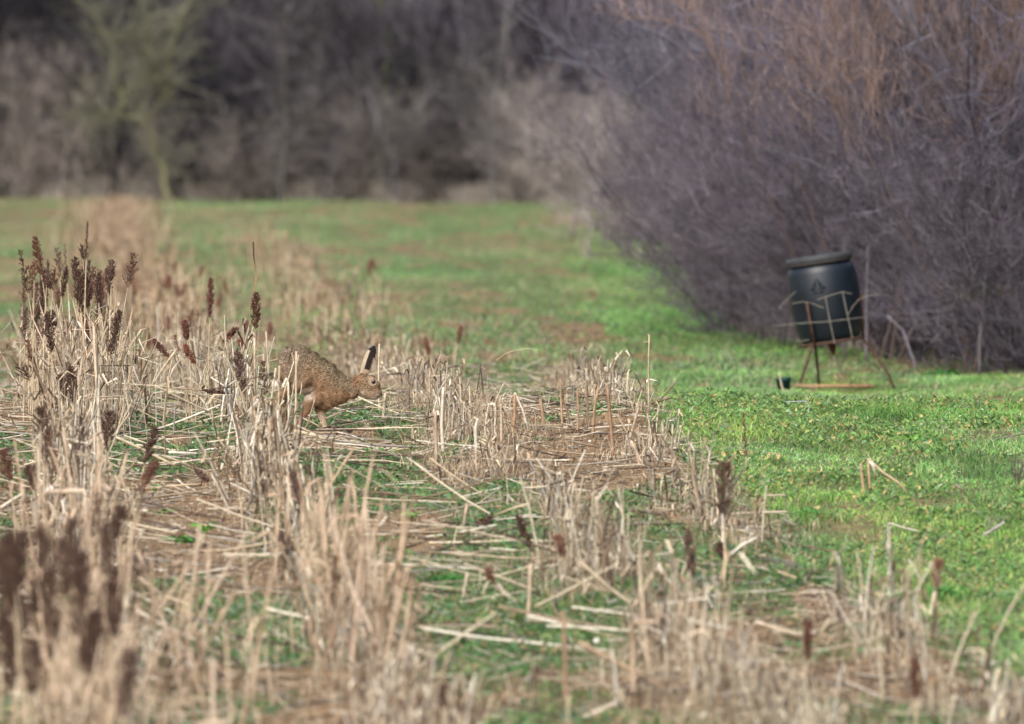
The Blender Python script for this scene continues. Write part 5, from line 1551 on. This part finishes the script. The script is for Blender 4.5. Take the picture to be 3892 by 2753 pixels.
tree('green-stained trunk behind the twin trunks', [
    [a1(240, 700, .08), a1(300, 450, .07), a1(320, 250, .06), a1(250, -60, .06)], [a1(400, 640, .05), a1(400, 420, .05), a1(430, 200, .045), a1(500, -60, .04)]], 226, (.13, .15, .07), 500)
tree('slender grey stem in the middle of the wood edge', [
    [a1(380, 1380, .05), a1(350, 1080, .06), a1(240, 900, .05), a1(180, 600, .04)], [a1(350, 1080, .03), a1(480, 900, .03), a1(600, 600, .03)]], 222, (.15, .14, .15), 500)
tree('pale forked stem at the wood edge, nearest the hedge', [
    [a1(1020, 1400, .05), a1(1030, 1100, .05), a1(1000, 800, .04), a1(1080, 400, .035), a1(1130, -60, .03)], [a1(1030, 1000, .03), a1(900, 750, .03), a1(880, 500, .02)]], 217, (.15, .14, .135), 500)

# pale twigs standing out in the hedge
for pts_, D, r, c, lab in [([m2(965, 1150), m2(960, 850), m2(965, 500), m2(975, 180)], 82.5, .009, (.20, .18, .21), 'straight pale stem rising behind the right side of the barrel'),
                           ([m2(780, 900), m2(790, 500), m2(770, 100)], 84.5, .009, (.20, .18, .21), 'pale stem directly behind the lid of the feeder'),
                           ([m2(1390, 970), m2(1260, 880), m2(1130, 760)], 80.5, .009, (.24, .22, .25), 'thick pale stick leaning in the hedge foot right of the feeder'),
                           ([(3725, 1470), (3722, 1330), (3735, 1180), (3745, 1050)], 79.8, .009, (.17, .16, .17), 'grey upright stem in the hedge near the right border')]:
    single('sapling', lab, 'sapling', pts_, D, r, c, 'pale saplings in the hedge', ground_first=True)
single('sapling', 'dark thin arching twig crossing the hedge to the right border', 'stem', [(3480, 1040), (3600, 1000), (3720, 975), (3892, 950), (3960, 940)], 79.5, .003, (.06, .05, .05), 'pale stems in the hedge', ground_first=False)
# ivy sprays in the hedge
def ivy(px, py, D, n, sp_, label, col=(.08, .13, .06)):
    D = Dm(D); p = W(px, py, D); mb = MB()
    c = rng.normal(size=(n, 3)) * np.array(sp_)
    d = unit(rng.normal(size=(n, 3))); L = .015 + .02 * rng.random(n)
    P = np.stack([c, c + d * (L * .5)[:, None], c + d * L[:, None]], 1)
    mb.ribbons(P, np.array([[.003, .011, .001]]), unit(np.cross(d, rng.normal(size=(n, 3)))), np.array(col) * (.5 + rng.random((n, 1))))
    s = unit(rng.normal(size=(10, 3)) * np.array([1, .5, .6])); mb.tubes(grow(np.zeros((10, 3)), s, np.full(10, sp_[0] * 1.6), 5, .2), .003, 3, (.16, .13, .12))
    # a woody runner ties the spray to the ground
    base = np.array([.1, .15, float(g(p[0], D)) - p[2]])
    mb.tubes(np.stack([base, base * .5 + np.array([.04, 0, 0]), c[0] * 0])[None], .004, 4, (.15, .12, .11))
    o = mb.build('ivy', M_leaf); o.location = tuple(p); tag(o, label, 'ivy', 'leafy sprays in the hedge')
ivy(3850, 560, 82, 260, (.09, .1, .07), 'dark glossy ivy spray high in the hedge at the right border', (.06, .10, .06))
ivy(3800, 830, 81, 380, (.16, .1, .09), 'olive leafy bramble in the hedge at the right border', (.13, .13, .07))
ivy(3760, 1110, 80.3, 160, (.12, .1, .03), 'yellowish leaf spray low in the hedge', (.17, .15, .07))

# tall dead grass along the foot of the hedge and the wood
mb = MB()
n = 14000
y = 96 + 135 * rng.random(n) ** 1.3
x = hedge_edge(y) - .05 + np.abs(rng.normal(size=n)) * .35
L = .12 + .4 * rng.random(n) ** 1.6
blades(mb, x, y, L, .0022 + .002 * rng.random(n), .35, cols=np.array([(.34, .29, .24), (.40, .35, .28), (.28, .23, .20)]), gp=[.4, .3, .3])
n = 26000
x = -12 + 15 * rng.random(n); y = back_line(x) + .2 + np.abs(rng.normal(size=n)) * .5
L = .10 + .35 * rng.random(n) ** 1.5 + .4 * (x > .2) * rng.random(n)
blades(mb, x, y, L, .004 + .004 * rng.random(n), .3, cols=np.array([(.33, .30, .25), (.40, .35, .29), (.28, .24, .23)]), gp=[.4, .3, .3])
tag(mb.build('verge_grass', M_straw), kind='stuff')
print('verts total', sum(len(o.data.vertices) for o in C.objects if o.type == 'MESH'), 'hedge bushes', n_h)
